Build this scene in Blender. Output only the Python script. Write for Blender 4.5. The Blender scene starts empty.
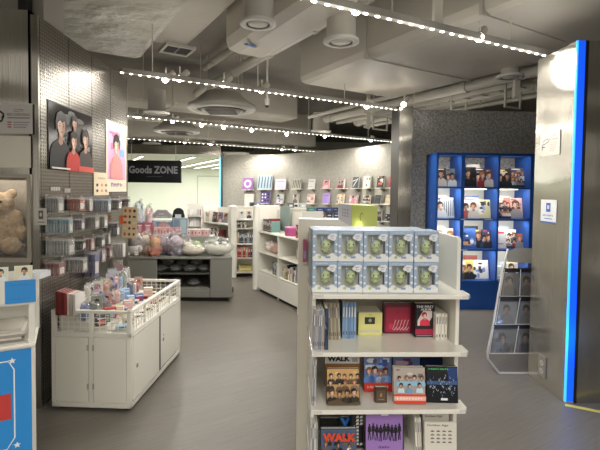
import bpy, math, random
from mathutils import Matrix, Vector
random.seed(7)
PI = math.pi
sc = bpy.context.scene
COL = sc.collection

# ------------------------------------------------------------------ camera
F = 440.0
CAMZ = 1.6
YAW, PITCH, ROLL = math.radians(1.95), math.radians(2.15), 0.012
cam_d = bpy.data.cameras.new('camera'); cam = bpy.data.objects.new('camera', cam_d); COL.objects.link(cam)
cam_d.lens = F/600*36; cam_d.sensor_width = 36; cam_d.sensor_fit = 'HORIZONTAL'
cam_d.shift_y = -18.5/600; cam_d.clip_start = 0.02; cam_d.clip_end = 200
RC = Matrix.Rotation(-YAW, 3, 'Z') @ Matrix.Rotation(PI/2-PITCH, 3, 'X') @ Matrix.Rotation(ROLL, 3, 'Z')
cam.matrix_world = Matrix.Translation((0, 0, CAMZ)) @ RC.to_4x4()
sc.camera = cam

def ray(x, y):
    return RC @ Vector(((x-300)/F, -(y-206.5)/F, -1.0))
def atY(x, y, Y):
    d = ray(x, y); t = Y/d.y; return Vector((0, 0, CAMZ)) + d*t
def atZ(x, y, Z):
    d = ray(x, y); t = (Z-CAMZ)/d.z; return Vector((0, 0, CAMZ)) + d*t
def atX(x, y, X):
    d = ray(x, y); t = X/d.x; return Vector((0, 0, CAMZ)) + d*t

# ------------------------------------------------------------------ materials
_mats = {}
def srgb(h):
    if isinstance(h, str):
        h = h.lstrip('#'); c = [int(h[i:i+2], 16)/255 for i in (0, 2, 4)]
    else: c = list(h)
    return tuple((v/12.92 if v <= .04045 else ((v+.055)/1.055)**2.4) for v in c)
def P(color, rough=.5, metal=0, emit=0, alpha=None, trans=0, coat=0):
    k = (color, rough, metal, emit, alpha, trans, coat)
    if k in _mats: return _mats[k]
    m = bpy.data.materials.new('paint'); m.use_nodes = True
    b = m.node_tree.nodes['Principled BSDF']; c = srgb(color)
    b.inputs['Base Color'].default_value = (*c, 1); b.inputs['Roughness'].default_value = rough
    b.inputs['Metallic'].default_value = metal
    if emit: b.inputs['Emission Color'].default_value = (*c, 1); b.inputs['Emission Strength'].default_value = emit
    if trans: b.inputs['Transmission Weight'].default_value = trans
    if coat: b.inputs['Coat Weight'].default_value = coat
    if alpha is not None: b.inputs['Alpha'].default_value = alpha
    _mats[k] = m; return m
def nodemat(name):
    m = bpy.data.materials.new(name); m.use_nodes = True; nt = m.node_tree
    return m, nt, nt.nodes['Principled BSDF']
def noise_mat(name, c1, c2, scale=5, rough=.5, metal=0, bump=0, bscale=None, stretch=(1, 1, 1), detail=4, bdist=.01, coat=0, rvar=0):
    m, nt, b = nodemat(name); N = nt.nodes.new; L = nt.links.new
    tc = N('ShaderNodeTexCoord'); mp = N('ShaderNodeMapping'); mp.inputs['Scale'].default_value = stretch
    L(tc.outputs['Object'], mp.inputs['Vector'])
    n = N('ShaderNodeTexNoise'); n.inputs['Scale'].default_value = scale; n.inputs['Detail'].default_value = detail
    L(mp.outputs[0], n.inputs['Vector'])
    r = N('ShaderNodeValToRGB'); r.color_ramp.elements[0].position = .3; r.color_ramp.elements[1].position = .7
    r.color_ramp.elements[0].color = (*srgb(c1), 1); r.color_ramp.elements[1].color = (*srgb(c2), 1)
    L(n.outputs['Fac'], r.inputs[0]); L(r.outputs[0], b.inputs['Base Color'])
    b.inputs['Roughness'].default_value = rough; b.inputs['Metallic'].default_value = metal
    if coat: b.inputs['Coat Weight'].default_value = coat
    if rvar:
        mr = N('ShaderNodeMapRange'); mr.inputs['To Min'].default_value = rough-rvar; mr.inputs['To Max'].default_value = rough+rvar
        L(n.outputs['Fac'], mr.inputs['Value']); L(mr.outputs[0], b.inputs['Roughness'])
    if bump:
        n2 = N('ShaderNodeTexNoise'); n2.inputs['Scale'].default_value = bscale or scale; n2.inputs['Detail'].default_value = 3
        L(mp.outputs[0], n2.inputs['Vector'])
        bp = N('ShaderNodeBump'); bp.inputs['Strength'].default_value = bump; bp.inputs['Distance'].default_value = bdist
        L(n2.outputs['Fac'], bp.inputs['Height']); L(bp.outputs[0], b.inputs['Normal'])
    return m
M_WHITE = noise_mat('white_laminate', '#e9e7dd', '#eeece3', 2, .38)
M_WHITE2 = noise_mat('white_metal', '#e6e4db', '#eceae2', 3, .35)
M_SHELFTOP = noise_mat('glossy_white_shelf', '#e9e7de', '#eeece4', 3, .12)
M_CREAM = noise_mat('cream_laminate', '#d5cfc0', '#dad5c7', 2, .5)
M_DUCT = noise_mat('painted_duct', '#b3aea2', '#bdb8ac', 1.2, .5, bump=.25, bscale=3.5, bdist=.05)
M_DECK = noise_mat('painted_deck', '#96918a', '#a09b93', 1.5, .8, bump=.3, bscale=6, bdist=.03)
M_PIPE = noise_mat('painted_pipe', '#c2beb3', '#cac6bb', 2, .45)
M_FOIL = noise_mat('wrapped_duct', '#aca79a', '#b5b0a3', 2, .42, bump=.7, bscale=4, bdist=.09)
M_DIFF = P('#c4c1b8', .5)
M_RAIL = P('#8d8a83', .7)
M_GREEN = noise_mat('grey_laminate', '#777770', '#7c7c75', 2, .4)
M_GREEN2 = P('#686b62', .45)
M_BLUEC = noise_mat('blue_laminate', '#1c4a94', '#20509c', 2, .4)
M_BLUEP = noise_mat('bright_blue_panel', '#2f8fdb', '#3495e2', 2, .4)
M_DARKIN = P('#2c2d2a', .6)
M_BLACK = P('#141416', .4)
M_DKBASE = P('#1d1d1b', .6)
M_ROOMW = noise_mat('pale_room_wall', '#dfe2d4', '#e4e7da', 1, .7)
M_DIODE = P('#fff6e6', .3, emit=11)
M_LAMP = P('#fff2dd', .3, emit=30)
M_BLUELED = P('#0a50f0', .3, emit=.95)
M_CYANLED = P('#3aa8ff', .3, emit=1.2)
M_CYAN2 = P('#7fcdea', .3, emit=1.3)

ANR = 0.0
def steel(name, c1, c2, rough, wav, stretch=(1, 1, .06)):
    # brushed sheet steel: fine vertical grain and slow waves that bend its reflections
    m, nt, b = nodemat(name); N = nt.nodes.new; L = nt.links.new
    tc = N('ShaderNodeTexCoord')
    mp = N('ShaderNodeMapping'); mp.inputs['Scale'].default_value = (160, 160, 2); L(tc.outputs['Object'], mp.inputs[0])
    g = N('ShaderNodeTexNoise'); g.inputs['Scale'].default_value = 1; g.inputs['Detail'].default_value = 3; L(mp.outputs[0], g.inputs['Vector'])
    r = N('ShaderNodeValToRGB'); r.color_ramp.elements[0].color = (*srgb(c1), 1); r.color_ramp.elements[1].color = (*srgb(c2), 1)
    r.color_ramp.elements[0].position = .3; r.color_ramp.elements[1].position = .7
    L(g.outputs['Fac'], r.inputs[0]); L(r.outputs[0], b.inputs['Base Color'])
    b.inputs['Metallic'].default_value = .85; b.inputs['Roughness'].default_value = rough
    tg = N('ShaderNodeTangent'); tg.direction_type = 'RADIAL'; tg.axis = 'Z'; L(tg.outputs[0], b.inputs['Tangent']); b.inputs['Anisotropic'].default_value = 0; b.inputs['Anisotropic Rotation'].default_value = ANR
    mp2 = N('ShaderNodeMapping'); mp2.inputs['Scale'].default_value = (.6, .6, 1.5); L(tc.outputs['Object'], mp2.inputs[0])
    w = N('ShaderNodeTexNoise'); w.inputs['Scale'].default_value = 1.1; w.inputs['Detail'].default_value = 1; L(mp2.outputs[0], w.inputs['Vector'])
    bp = N('ShaderNodeBump'); bp.inputs['Strength'].default_value = wav; bp.inputs['Distance'].default_value = .25
    L(w.outputs['Fac'], bp.inputs['Height'])
    bp2 = N('ShaderNodeBump'); bp2.inputs['Strength'].default_value = .6; bp2.inputs['Distance'].default_value = .0012
    L(g.outputs['Fac'], bp2.inputs['Height']); L(bp.outputs[0], bp2.inputs['Normal']); L(bp2.outputs[0], b.inputs['Normal'])
    return m
M_STEEL = steel('brushed_steel', '#aaa69c', '#b8b4aa', .17, .35)
M_STEEL2 = steel('brushed_steel_dark', '#96928a', '#a6a298', .19, .3)
def perf():
    m, nt, b = nodemat('perforated_steel'); N = nt.nodes.new; L = nt.links.new
    tc = N('ShaderNodeTexCoord'); mp = N('ShaderNodeMapping'); mp.inputs['Scale'].default_value = (38, 38, 38); L(tc.outputs['Object'], mp.inputs[0])
    v = N('ShaderNodeTexVoronoi'); v.inputs['Randomness'].default_value = 0; v.inputs['Scale'].default_value = 1; L(mp.outputs[0], v.inputs['Vector'])
    r = N('ShaderNodeValToRGB'); e = r.color_ramp.elements
    e[0].position = .2; e[0].color = (*srgb('#3a3834'), 1); e[1].position = .36; e[1].color = (*srgb('#96928a'), 1)
    L(v.outputs['Distance'], r.inputs[0]); L(r.outputs[0], b.inputs['Base Color'])
    b.inputs['Metallic'].default_value = .8; b.inputs['Roughness'].default_value = .22
    tg = N('ShaderNodeTangent'); tg.direction_type = 'RADIAL'; tg.axis = 'Z'; L(tg.outputs[0], b.inputs['Tangent']); b.inputs['Anisotropic'].default_value = 0; b.inputs['Anisotropic Rotation'].default_value = ANR
    mp2 = N('ShaderNodeMapping'); mp2.inputs['Scale'].default_value = (.6, .6, 1.2); L(tc.outputs['Object'], mp2.inputs[0])
    w = N('ShaderNodeTexNoise'); w.inputs['Scale'].default_value = 1.2; w.inputs['Detail'].default_value = 1; L(mp2.outputs[0], w.inputs['Vector'])
    bp = N('ShaderNodeBump'); bp.inputs['Strength'].default_value = .2; bp.inputs['Distance'].default_value = .2
    L(w.outputs['Fac'], bp.inputs['Height'])
    mp3 = N('ShaderNodeMapping'); mp3.inputs['Scale'].default_value = (160, 160, 2); L(tc.outputs['Object'], mp3.inputs[0])
    g = N('ShaderNodeTexNoise'); g.inputs['Scale'].default_value = 1; g.inputs['Detail'].default_value = 2; L(mp3.outputs[0], g.inputs['Vector'])
    bp2 = N('ShaderNodeBump'); bp2.inputs['Strength'].default_value = .5; bp2.inputs['Distance'].default_value = .0016
    L(g.outputs['Fac'], bp2.inputs['Height']); L(bp.outputs[0], bp2.inputs['Normal']); L(bp2.outputs[0], b.inputs['Normal'])
    return m
M_PERF = perf()
def floor_mat():
    m, nt, b = nodemat('floor_tiles'); N = nt.nodes.new; L = nt.links.new
    tc = N('ShaderNodeTexCoord')
    mp0 = N('ShaderNodeMapping'); mp0.inputs['Rotation'].default_value = (0, 0, math.radians(-30)); L(tc.outputs['Object'], mp0.inputs[0])
    br = N('ShaderNodeTexBrick'); br.inputs['Scale'].default_value = 1; br.inputs['Brick Width'].default_value = .9; br.inputs['Row Height'].default_value = .15
    br.inputs['Mortar Size'].default_value = .0016; br.inputs['Color1'].default_value = (*srgb('#6a655d'), 1); br.inputs['Color2'].default_value = (*srgb('#88816f'), 1)
    br.inputs['Color2'].default_value = (*srgb('#66615a'), 1); br.inputs['Mortar'].default_value = (*srgb('#605b54'), 1)
    L(mp0.outputs[0], br.inputs['Vector'])
    mp = N('ShaderNodeMapping'); mp.inputs['Scale'].default_value = (4, 70, 1); L(mp0.outputs[0], mp.inputs[0])
    n = N('ShaderNodeTexNoise'); n.inputs['Scale'].default_value = 1; n.inputs['Detail'].default_value = 5; L(mp.outputs[0], n.inputs['Vector'])
    mx = N('ShaderNodeMixRGB'); mx.blend_type = 'OVERLAY'; mx.inputs[0].default_value = .3
    L(br.outputs['Color'], mx.inputs[1]); L(n.outputs['Fac'], mx.inputs[2]); L(mx.outputs[0], b.inputs['Base Color'])
    b.inputs['Roughness'].default_value = .42
    bp = N('ShaderNodeBump'); bp.inputs['Strength'].default_value = .12; bp.inputs['Distance'].default_value = .003
    L(n.outputs['Fac'], bp.inputs['Height']); L(bp.outputs[0], b.inputs['Normal'])
    return m
M_FLOOR = floor_mat()
M_TEXW = noise_mat('textured_light_wall', '#a8a59b', '#b5b2a8', 14, .6, bump=.6, bscale=20, bdist=.02)
M_TEXD = noise_mat('textured_dark_wall', '#85847f', '#bdbcb6', 34, .5, bump=1.0, bscale=34, bdist=.03)
M_FUR = noise_mat('brown_fur', '#b09778', '#c7ae90', 60, .95, bump=.9, bscale=90, bdist=.01)
def film(name, c='#ffffff', dens=.22, bump=.8, bscale=14):
    m = bpy.data.materials.new(name); m.use_nodes = True; nt = m.node_tree; N = nt.nodes.new; L = nt.links.new
    out = nt.nodes['Material Output']; nt.nodes.remove(nt.nodes['Principled BSDF'])
    tr = N('ShaderNodeBsdfTransparent'); gl = N('ShaderNodeBsdfGlossy'); gl.inputs['Roughness'].default_value = .12
    df = N('ShaderNodeBsdfDiffuse'); df.inputs['Color'].default_value = (*srgb(c), 1)
    tc = N('ShaderNodeTexCoord'); n = N('ShaderNodeTexNoise'); n.inputs['Scale'].default_value = bscale; L(tc.outputs['Object'], n.inputs['Vector'])
    bp = N('ShaderNodeBump'); bp.inputs['Strength'].default_value = bump; bp.inputs['Distance'].default_value = .05; L(n.outputs['Fac'], bp.inputs['Height'])
    L(bp.outputs[0], gl.inputs['Normal'])
    m1 = N('ShaderNodeMixShader'); m1.inputs[0].default_value = .4; L(gl.outputs[0], m1.inputs[1]); L(df.outputs[0], m1.inputs[2])
    m2 = N('ShaderNodeMixShader'); m2.inputs[0].default_value = dens; L(tr.outputs[0], m2.inputs[1]); L(m1.outputs[0], m2.inputs[2])
    L(m2.outputs[0], out.inputs['Surface']); return m
M_BAG = film('clear_bag_film', '#f4f4f4', .26, 1, 16)
M_ACRYL = film('clear_acrylic', '#e6e8ea', .12, .1, 4)
M_FILM = film('crinkled_film', '#d8d6d0', .1, 1, 9)
M_POCKET = film('smoky_pocket', '#9d9fa2', .3, .2, 8)

# ------------------------------------------------------------------ mesh builder
class MB:
    def __init__(s, T=None):
        s.v = []; s.f = []; s.m = []; s.sm = []; s.mats = []; s.T = T or Matrix.Identity(4)
    def mi(s, m):
        if m not in s.mats: s.mats.append(m)
        return s.mats.index(m)
    def add(s, vs, fs, m, T=None, smooth=False):
        T = s.T @ T if T is not None else s.T
        o = len(s.v); s.v += [T @ Vector(p) for p in vs]
        k = s.mi(m)
        for f in fs: s.f.append([o+i for i in f]); s.m.append(k); s.sm.append(smooth)
        return s
    def box(s, x0, x1, y0, y1, z0, z1, m, T=None):
        vs = [(x0,y0,z0),(x1,y0,z0),(x1,y1,z0),(x0,y1,z0),(x0,y0,z1),(x1,y0,z1),(x1,y1,z1),(x0,y1,z1)]
        return s.add(vs, [(3,2,1,0),(4,5,6,7),(0,1,5,4),(1,2,6,5),(2,3,7,6),(3,0,4,7)], m, T)
    def quad(s, a, b, c, d, m): return s.add([a, b, c, d], [(0, 1, 2, 3)], m)
    def prism(s, pts, h, axis, m, T=None):
        # pts 2D outline in the plane normal to axis ('y': xz, 'z': xy, 'x': yz); h = (a, b)
        n = len(pts)
        def mk(p, k):
            return {'y': (p[0], k, p[1]), 'z': (p[0], p[1], k), 'x': (k, p[0], p[1])}[axis]
        vs = [mk(p, h[0]) for p in pts] + [mk(p, h[1]) for p in pts]
        fs = [tuple(range(n)), tuple(range(2*n-1, n-1, -1))] + [(i, i+n, (i+1) % n+n, (i+1) % n) for i in range(n)]
        return s.add(vs, fs, m, T)
    def cyl(s, a, b, r, m, n=12, r2=None, caps=True):
        a = Vector(a); b = Vector(b); d = (b-a).normalized(); r2 = r if r2 is None else r2
        u = d.orthogonal().normalized(); w = d.cross(u)
        vs = []
        for p, rr in ((a, r), (b, r2)):
            for i in range(n):
                t = 2*PI*i/n; vs.append(p+(u*math.cos(t)+w*math.sin(t))*rr)
        s.add(vs, [(i, (i+1) % n, n+(i+1) % n, n+i) for i in range(n)], m, smooth=True)
        if caps: s.add(vs, [tuple(range(n-1, -1, -1)), tuple(range(n, 2*n))], m)
        return s
    def tube(s, pts, r, m, n=8):
        for i in range(len(pts)-1): s.cyl(pts[i], pts[i+1], r, m, n)
        for p in pts[1:-1]: s.ball(p, (r, r, r), m, 6, 8)
        return s
    def ball(s, c, r, m, a=8, b=12, T=None, jit=0, smooth=None):
        if not hasattr(r, '__len__'): r = (r, r, r)
        vs = []; fs = []
        for i in range(a+1):
            for j in range(b):
                t = PI*i/a; p = 2*PI*j/b; k = 1+random.uniform(-jit, jit)
                vs.append((c[0]+r[0]*math.sin(t)*math.cos(p)*k, c[1]+r[1]*math.sin(t)*math.sin(p)*k, c[2]+r[2]*math.cos(t)*k))
        for i in range(a):
            for j in range(b):
                fs.append((i*b+j, (i+1)*b+j, (i+1)*b+(j+1) % b, i*b+(j+1) % b))
        return s.add(vs, fs, m, T, jit == 0)
    def lathe(s, prof, c, m, n=24):
        vs = []; fs = []
        for r, z in prof:
            for j in range(n):
                t = 2*PI*j/n; vs.append((c[0]+r*math.cos(t), c[1]+r*math.sin(t), c[2]+z))
        for i in range(len(prof)-1):
            for j in range(n):
                fs.append((i*n+j, i*n+(j+1) % n, (i+1)*n+(j+1) % n, (i+1)*n+j))
        return s.add(vs, fs, m, smooth=True)
    # flat art in the plane y = k, facing -y
    def rect(s, x0, x1, z0, z1, k, m): return s.add([(x0,k,z0),(x1,k,z0),(x1,k,z1),(x0,k,z1)], [(0,1,2,3)], m)
    def poly(s, pts, k, m): return s.add([(p[0],k,p[1]) for p in pts], [tuple(range(len(pts)))], m)
    def ell(s, cx, cz, rx, rz, k, m, n=14, a0=0, a1=2*PI):
        return s.poly([(cx+rx*math.cos(a0+(a1-a0)*i/n), cz+rz*math.sin(a0+(a1-a0)*i/n)) for i in range(n+(0 if a1-a0 > 6.2 else 1))], k, m)
    def text(s, txt, cx, cz, size, k, m, w=None, bold=0, T=None, axis='y'):
        cu = bpy.data.curves.new('t', 'FONT'); cu.body = txt; cu.size = size; cu.align_x = 'CENTER'; cu.align_y = 'CENTER'
        cu.offset = bold*size; cu.resolution_u = 2
        o = bpy.data.objects.new('t', cu); me = bpy.data.meshes.new_from_object(o)
        xs = [v.co.x for v in me.vertices]
        if xs:
            f = 1
            if w: f = w/(max(xs)-min(xs))
            mx = (max(xs)+min(xs))/2
            s.add([(cx+(v.co.x-mx)*f, k, cz+v.co.y) for v in me.vertices], [tuple(p.vertices) for p in me.polygons], m, T)
        bpy.data.objects.remove(o); bpy.data.meshes.remove(me); bpy.data.curves.remove(cu)
        return s
    def glyphs(s, n, cx, cz, size, k, m, w):
        # n small letter-like marks in a row
        st = w/n; q = size*.62
        for i in range(n):
            x = cx-w/2+st*i; j = (i*7+n) % 4; a, b = x+st*.12, x+st*.8; t = st*.2
            s.rect(a, a+t, cz-q/2, cz+q/2, k, m)
            if j in (0, 2): s.rect(a+t, b, cz+q/2-q*.2, cz+q/2, k, m)
            if j in (1, 2, 3): s.rect(a+t, b, cz-q*.1, cz+q*.1, k, m)
            if j in (0, 3): s.rect(b-t, b, cz-q/2, cz+q/2, k, m)
        return s
    def build(s, name, parent=None, bevel=0, loc=None, rot=None):
        me = bpy.data.meshes.new(name); me.from_pydata([tuple(v) for v in s.v], [], s.f)
        for m in s.mats: me.materials.append(m)
        me.polygons.foreach_set('material_index', s.m); me.polygons.foreach_set('use_smooth', s.sm); me.update()
        o = bpy.data.objects.new(name, me); COL.objects.link(o)
        if parent: o.parent = parent
        if loc is not None: o.location = loc
        if rot is not None: o.rotation_euler = rot
        if bevel:
            b = o.modifiers.new('b', 'BEVEL'); b.width = bevel; b.segments = 2; b.limit_method = 'ANGLE'
        return o
def tag(o, label=None, cat=None, group=None, kind=None):
    if label: o['label'] = label
    if cat: o['category'] = cat
    if group: o['group'] = group
    if kind: o['kind'] = kind
    return o
def empty(name, loc=(0, 0, 0), rot=(0, 0, 0)):
    o = bpy.data.objects.new(name, None); COL.objects.link(o); o.location = loc; o.rotation_euler = rot; o.empty_display_size = .1
    return o
def kids(o): return [c for c in COL.objects if c.parent == o]
def copy_tree(o, ks=None):
    r = o.copy(); COL.objects.link(r)
    for c in (ks if ks is not None else kids(o)):
        d = c.copy(); COL.objects.link(d); d.parent = r
    return r
def struct(mb, name, **k): return tag(mb.build(name, **k), kind='structure')
ORD = ['first','second','third','fourth','fifth','sixth','seventh','eighth','ninth','tenth','eleventh','twelfth','thirteenth','fourteenth','fifteenth','sixteenth','seventeenth','eighteenth','nineteenth','twentieth']

# ------------------------------------------------------------------ printed art
SKIN = ['#d8b198', '#cba086', '#dfbfa8', '#bd9278']; HAIR = ['#1c1614', '#2b1d16', '#53341f', '#8a5a35', '#15151a']
def person(mb, cx, z0, h, k, top=None, hair=None, full=False, skin=None):
    # head and shoulders (or full figure) printed on a flat sheet
    sk = skin or random.choice(SKIN); hc = hair or random.choice(HAIR)
    skin = P(sk, .5); c = srgb(sk); shade = P('#'+''.join('%02x' % int(int(sk[i:i+2], 16)*f) for i, f in ((1, .8), (3, .72), (5, .7))), .5)
    hair = P(hc, .5); top = P(top or random.choice(['#22242a','#7c7f86','#c9c4ba','#30405e','#8b2c33','#cfd6da']), .5)
    e = .0004
    if full:
        r = h*.06; zt = z0+h; lx = r*random.uniform(.6, 1.6); ax = r*random.uniform(1.6, 2.6)
        mb.poly([(cx-r*1.5, zt-h*.16), (cx-ax, z0+h*.5), (cx-r*.9, z0+h*.5), (cx-lx-r*.5, z0), (cx-lx+r*.3, z0), (cx, z0+h*.42), (cx+lx-r*.3, z0), (cx+lx+r*.5, z0), (cx+r*.9, z0+h*.5), (cx+ax, z0+h*.5), (cx+r*1.5, zt-h*.16), (cx+r*.5, zt-h*.13), (cx-r*.5, zt-h*.13)], k, top)
        hz = zt-r
        mb.ell(cx, hz, r*.9, r*1.1, k-2*e, hair); return
    r = h*.19; hz = z0+h-r*1.35; s_ = random.choice((-1, 1)); tl = s_*r*random.uniform(0, .25)
    mb.poly([(cx-h*.36, z0), (cx+h*.36, z0), (cx+h*.33, z0+h*.3), (cx+h*.25, z0+h*.42), (cx+h*.08, z0+h*.5), (cx-h*.08, z0+h*.5), (cx-h*.25, z0+h*.42), (cx-h*.33, z0+h*.3)], k, top)
    mb.poly([(cx-r*.38, z0+h*.44), (cx, z0+h*.4), (cx+r*.38, z0+h*.44), (cx+r*.34+tl, hz-r*.5), (cx-r*.34+tl, hz-r*.5)], k-e, shade)
    X = cx+tl
    mb.poly([(X-r*.95, hz-r*.55), (X-r*1.0, hz+r*.3), (X-r*.75, hz+r*1.0), (X-r*.1, hz+r*1.3), (X+r*.65, hz+r*1.1), (X+r*1.0, hz+r*.4), (X+r*.92, hz-r*.6), (X+r*.5, hz-r*.2), (X-r*.5, hz-r*.2)], k-2*e, hair)
    mb.poly([(X-r*.66, hz+r*.35), (X-r*.64, hz-r*.35), (X-r*.38, hz-r*.85), (X, hz-r*1.08), (X+r*.38, hz-r*.85), (X+r*.64, hz-r*.35), (X+r*.66, hz+r*.35), (X, hz+r*.75)], k-3*e, skin)
    mb.poly([(X+s_*r*.18, hz+r*.5), (X+s_*r*.66, hz+r*.3), (X+s_*r*.64, hz-r*.35), (X+s_*r*.36, hz-r*.87), (X+s_*r*.1, hz-r*1.03)][::(-1 if s_ > 0 else 1)], k-3.5*e, shade)
    mb.poly([(X-r*.85, hz+r*.0), (X-r*.8, hz+r*.7), (X, hz+r*1.2), (X+r*.8, hz+r*.7), (X+r*.85, hz+r*.0), (X+r*.5, hz+r*.42), (X+s_*r*.15, hz+r*.22), (X-s_*r*.3, hz+r*.4)], k-4*e, hair)
    if h > .13:
        for q in (-1, 1):
            mb.ell(X+q*r*.3, hz-r*.08, r*.12, r*.055, k-5*e, P('#2a1c18', .5), 8)
            mb.poly([(X+q*r*.14, hz+r*.1), (X+q*r*.46, hz+r*.13), (X+q*r*.46, hz+r*.17), (X+q*r*.14, hz+r*.15)][::q], k-5*e, P('#4a3228', .5))
        mb.ell(X, hz-r*.6, r*.17, r*.055, k-5*e, P('#a85a50', .5), 8); mb.poly([(X-r*.05, hz-r*.38), (X+r*.08, hz-r*.38), (X+r*.02, hz-r*.1)], k-5*e, shade)
def crowd(mb, x0, x1, z0, z1, k, n, rows=2, tops=None):
    H = (z1-z0)
    for r in range(rows-1, -1, -1):
        c = n//rows+(1 if r % 2 else 0)
        for i in range(c):
            h = H*(.62 if rows > 1 else .9)
            person(mb, x0+(x1-x0)*(i+.5+(.2 if r % 2 else -.1)+random.uniform(-.18, .18))/c, z0+r*H*.36/(max(1, rows-1)), h*random.uniform(.8, 1.08), k-(rows-r)*.0026, top=random.choice(tops) if tops else None)
def patches(mb, x0, x1, z0, z1, k, cols, n=8):
    for i in range(n):
        w = (x1-x0)*random.uniform(.12, .35); h = (z1-z0)*random.uniform(.08, .28)
        x = random.uniform(x0, x1-w); z = random.uniform(z0, z1-h)
        c = P(random.choice(cols), .4)
        if random.random() < .5: mb.rect(x, x+w, z, z+h, k-.0003*i, c)
        else: mb.ell(x+w/2, z+h/2, w/2, h/2, k-.0003*i, c)

def art(mb, kind, w, h, k, c=None):
    """kinds of cover, drawn inside -w/2..w/2, 0..h on the plane y=k"""
    a, b = -w/2, w/2
    if kind in ('face', 'two', 'group') and h < .5:
        cc = [['#24262c', '#4a4a52', '#8a8078', '#5a3c38'], ['#e6e2dc', '#b9b4ae', '#9aa4b4', '#cfc0b0']][random.random() < .45]
        patches(mb, a*.96, b*.96, h*.05, h*.97, k, cc, 7); mb.rect(a*.7, b*random.uniform(.1, .7), h*.9, h*.95, k-.0024, P(random.choice(['#f2f0ea', '#c23b44', '#1c1c20', '#e8d27a']), .4)); k -= .003
    if kind == 'face': person(mb, random.uniform(-.1, .1)*w, 0, h*.93, k, top=c)
    elif kind == 'two':
        person(mb, -w*.2, 0, h*.75, k, top=c); person(mb, w*.2, 0, h*.8, k-.003)
    elif kind == 'group':
        crowd(mb, a*.9, b*.9, h*.05, h*.85, k, 6, 2); mb.rect(a*.96, b*.96, 0, h*.1, k-.02, P('#2b2b33', .4))
    elif kind == 'title':
        mb.rect(a*.7, b*.7, h*.72, h*.82, k, P(c or '#222222', .5)); mb.rect(a*.5, b*.5, h*.2, h*.24, k, P(c or '#222222', .5))
    elif kind == 'patch': patches(mb, a, b, 0, h, k, [c or '#cc5577', '#e8e4e0', '#7f8fbf', '#30343f'], 9)
    elif kind == 'zig':
        for i in range(5):
            x = a+w*(i+.2)/5; mb.poly([(x, h*.1), (x+w*.07, h*.1), (x+w*.14, h*.9), (x+w*.05, h*.9)], k, P(c or '#26262a', .5))
    elif kind == 'slash':
        mb.poly([(a*.8, h*.1), (a*.6, h*.1), (b*.85, h*.85), (b*.7, h*.9)], k, P('#e9e9e9', .5)); mb.poly([(a*.9, h*.6), (b*.4, h*.75), (b*.4, h*.8), (a*.9, h*.66)], k, P('#e9e9e9', .5))
    elif kind == 'disc':
        mb.ell(0, h*.5, w*.36, w*.36, k, P(c or '#f0d8e8', .4)); mb.ell(0, h*.5, w*.2, w*.2, k-.0004, P('#8a5ba8', .4))
    elif kind == 'dots':
        for i in range(9): mb.ell(a*.6+w*.3*(i % 3), h*.22+h*.27*(i//3), w*.09, w*.09, k, P(random.choice(['#f4f0f4', '#1f1f2a']), .4), 8)
def book(name, label, cat, group, w, h, t, cover, kind, loc, rot, c=None, parts=True, pages='#e9e6dc', gloss=.3, extra=None):
    """a book, album or photo box standing on its bottom edge; front towards local -y, spine at -x"""
    cm = P(cover, gloss)
    mb = MB(); cv = min(.003, t*.2)
    mb.box(-w/2, w/2, -t/2, -t/2+cv, 0, h, cm); mb.box(-w/2, w/2, t/2-cv, t/2, 0, h, cm); mb.box(-w/2, -w/2+cv, -t/2, t/2, 0, h, cm)
    pg = MB(); pg.box(-w/2+cv, w/2-cv, -t/2+cv, t/2-cv, cv, h-cv, P(pages, .8))
    ar = MB()
    if kind: art(ar, kind, w, h, -t/2-.0008, c)
    if extra: extra(ar, w, h, -t/2-.0008)
    if not parts:
        for q in (pg, ar):
            for f, mi, sm in zip(q.f, q.m, q.sm):
                mb.f.append([i+len(mb.v) for i in f]); mb.m.append(mb.mi(q.mats[mi])); mb.sm.append(sm)
            mb.v += q.v
    o = mb.build(name); tag(o, label, cat, group); o.location = loc; o.rotation_euler = rot
    if parts:
        pg.build('page_block', o)
        if ar.v: ar.build('cover_print', o)
    return o

# =================================================================== ROOM SHELL
m = MB(); m.box(-9, 9, -7, 25, -.1, 0, M_FLOOR); struct(m, 'floor')
m = MB(); m.box(-9, 9, -7, 25, 4.05, 4.15, M_DECK); struct(m, 'ceiling')
m = MB(); m.box(-9.1, -9, -7, 25, 0, 4.05, M_ROOMW); struct(m, 'wall_left')
m = MB(); m.box(9, 9.1, -7, 25, 0, 4.05, M_DUCT); struct(m, 'wall_right')
m = MB(); m.box(-9, 9, 22.4, 22.5, 0, 4.05, M_ROOMW)
struct(m, 'wall_back')

# curved display wall
TOPZ = 2.6
tp = [atZ(223, 155, TOPZ), atZ(245, 154.6, TOPZ), atZ(283, 154, TOPZ), atZ(332, 150, TOPZ), atZ(370, 146, TOPZ), atZ(401, 141.5, TOPZ)]
ctrl = [Vector((p.x, p.y)) for p in tp]
def cr(p0, p1, p2, p3, t):
    return .5*((2*p1)+(-p0+p2)*t+(2*p0-5*p1+4*p2-p3)*t*t+(-p0+3*p1-3*p2+p3)*t**3)
WALL = []
ext = [ctrl[0]*2-ctrl[1]]+ctrl+[ctrl[-1]*2-ctrl[-2]]
for i in range(1, len(ext)-2):
    for j in range(6): WALL.append(cr(ext[i-1], ext[i], ext[i+1], ext[i+2], j/6))
WALL.append(ctrl[-1])
m = MB(); n = len(WALL)
vs = []
for p in WALL: vs += [(p.x, p.y, 0), (p.x, p.y, TOPZ), (p.x+.02, p.y+.14, TOPZ), (p.x+.02, p.y+.14, 0)]
fs = []
for i in range(n-1):
    for q in range(4): fs.append((i*4+q, (i+1)*4+q, (i+1)*4+(q+1) % 4, i*4+(q+1) % 4))
fs += [(3, 2, 1, 0), (4*n-4, 4*n-3, 4*n-2, 4*n-1)]
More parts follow.
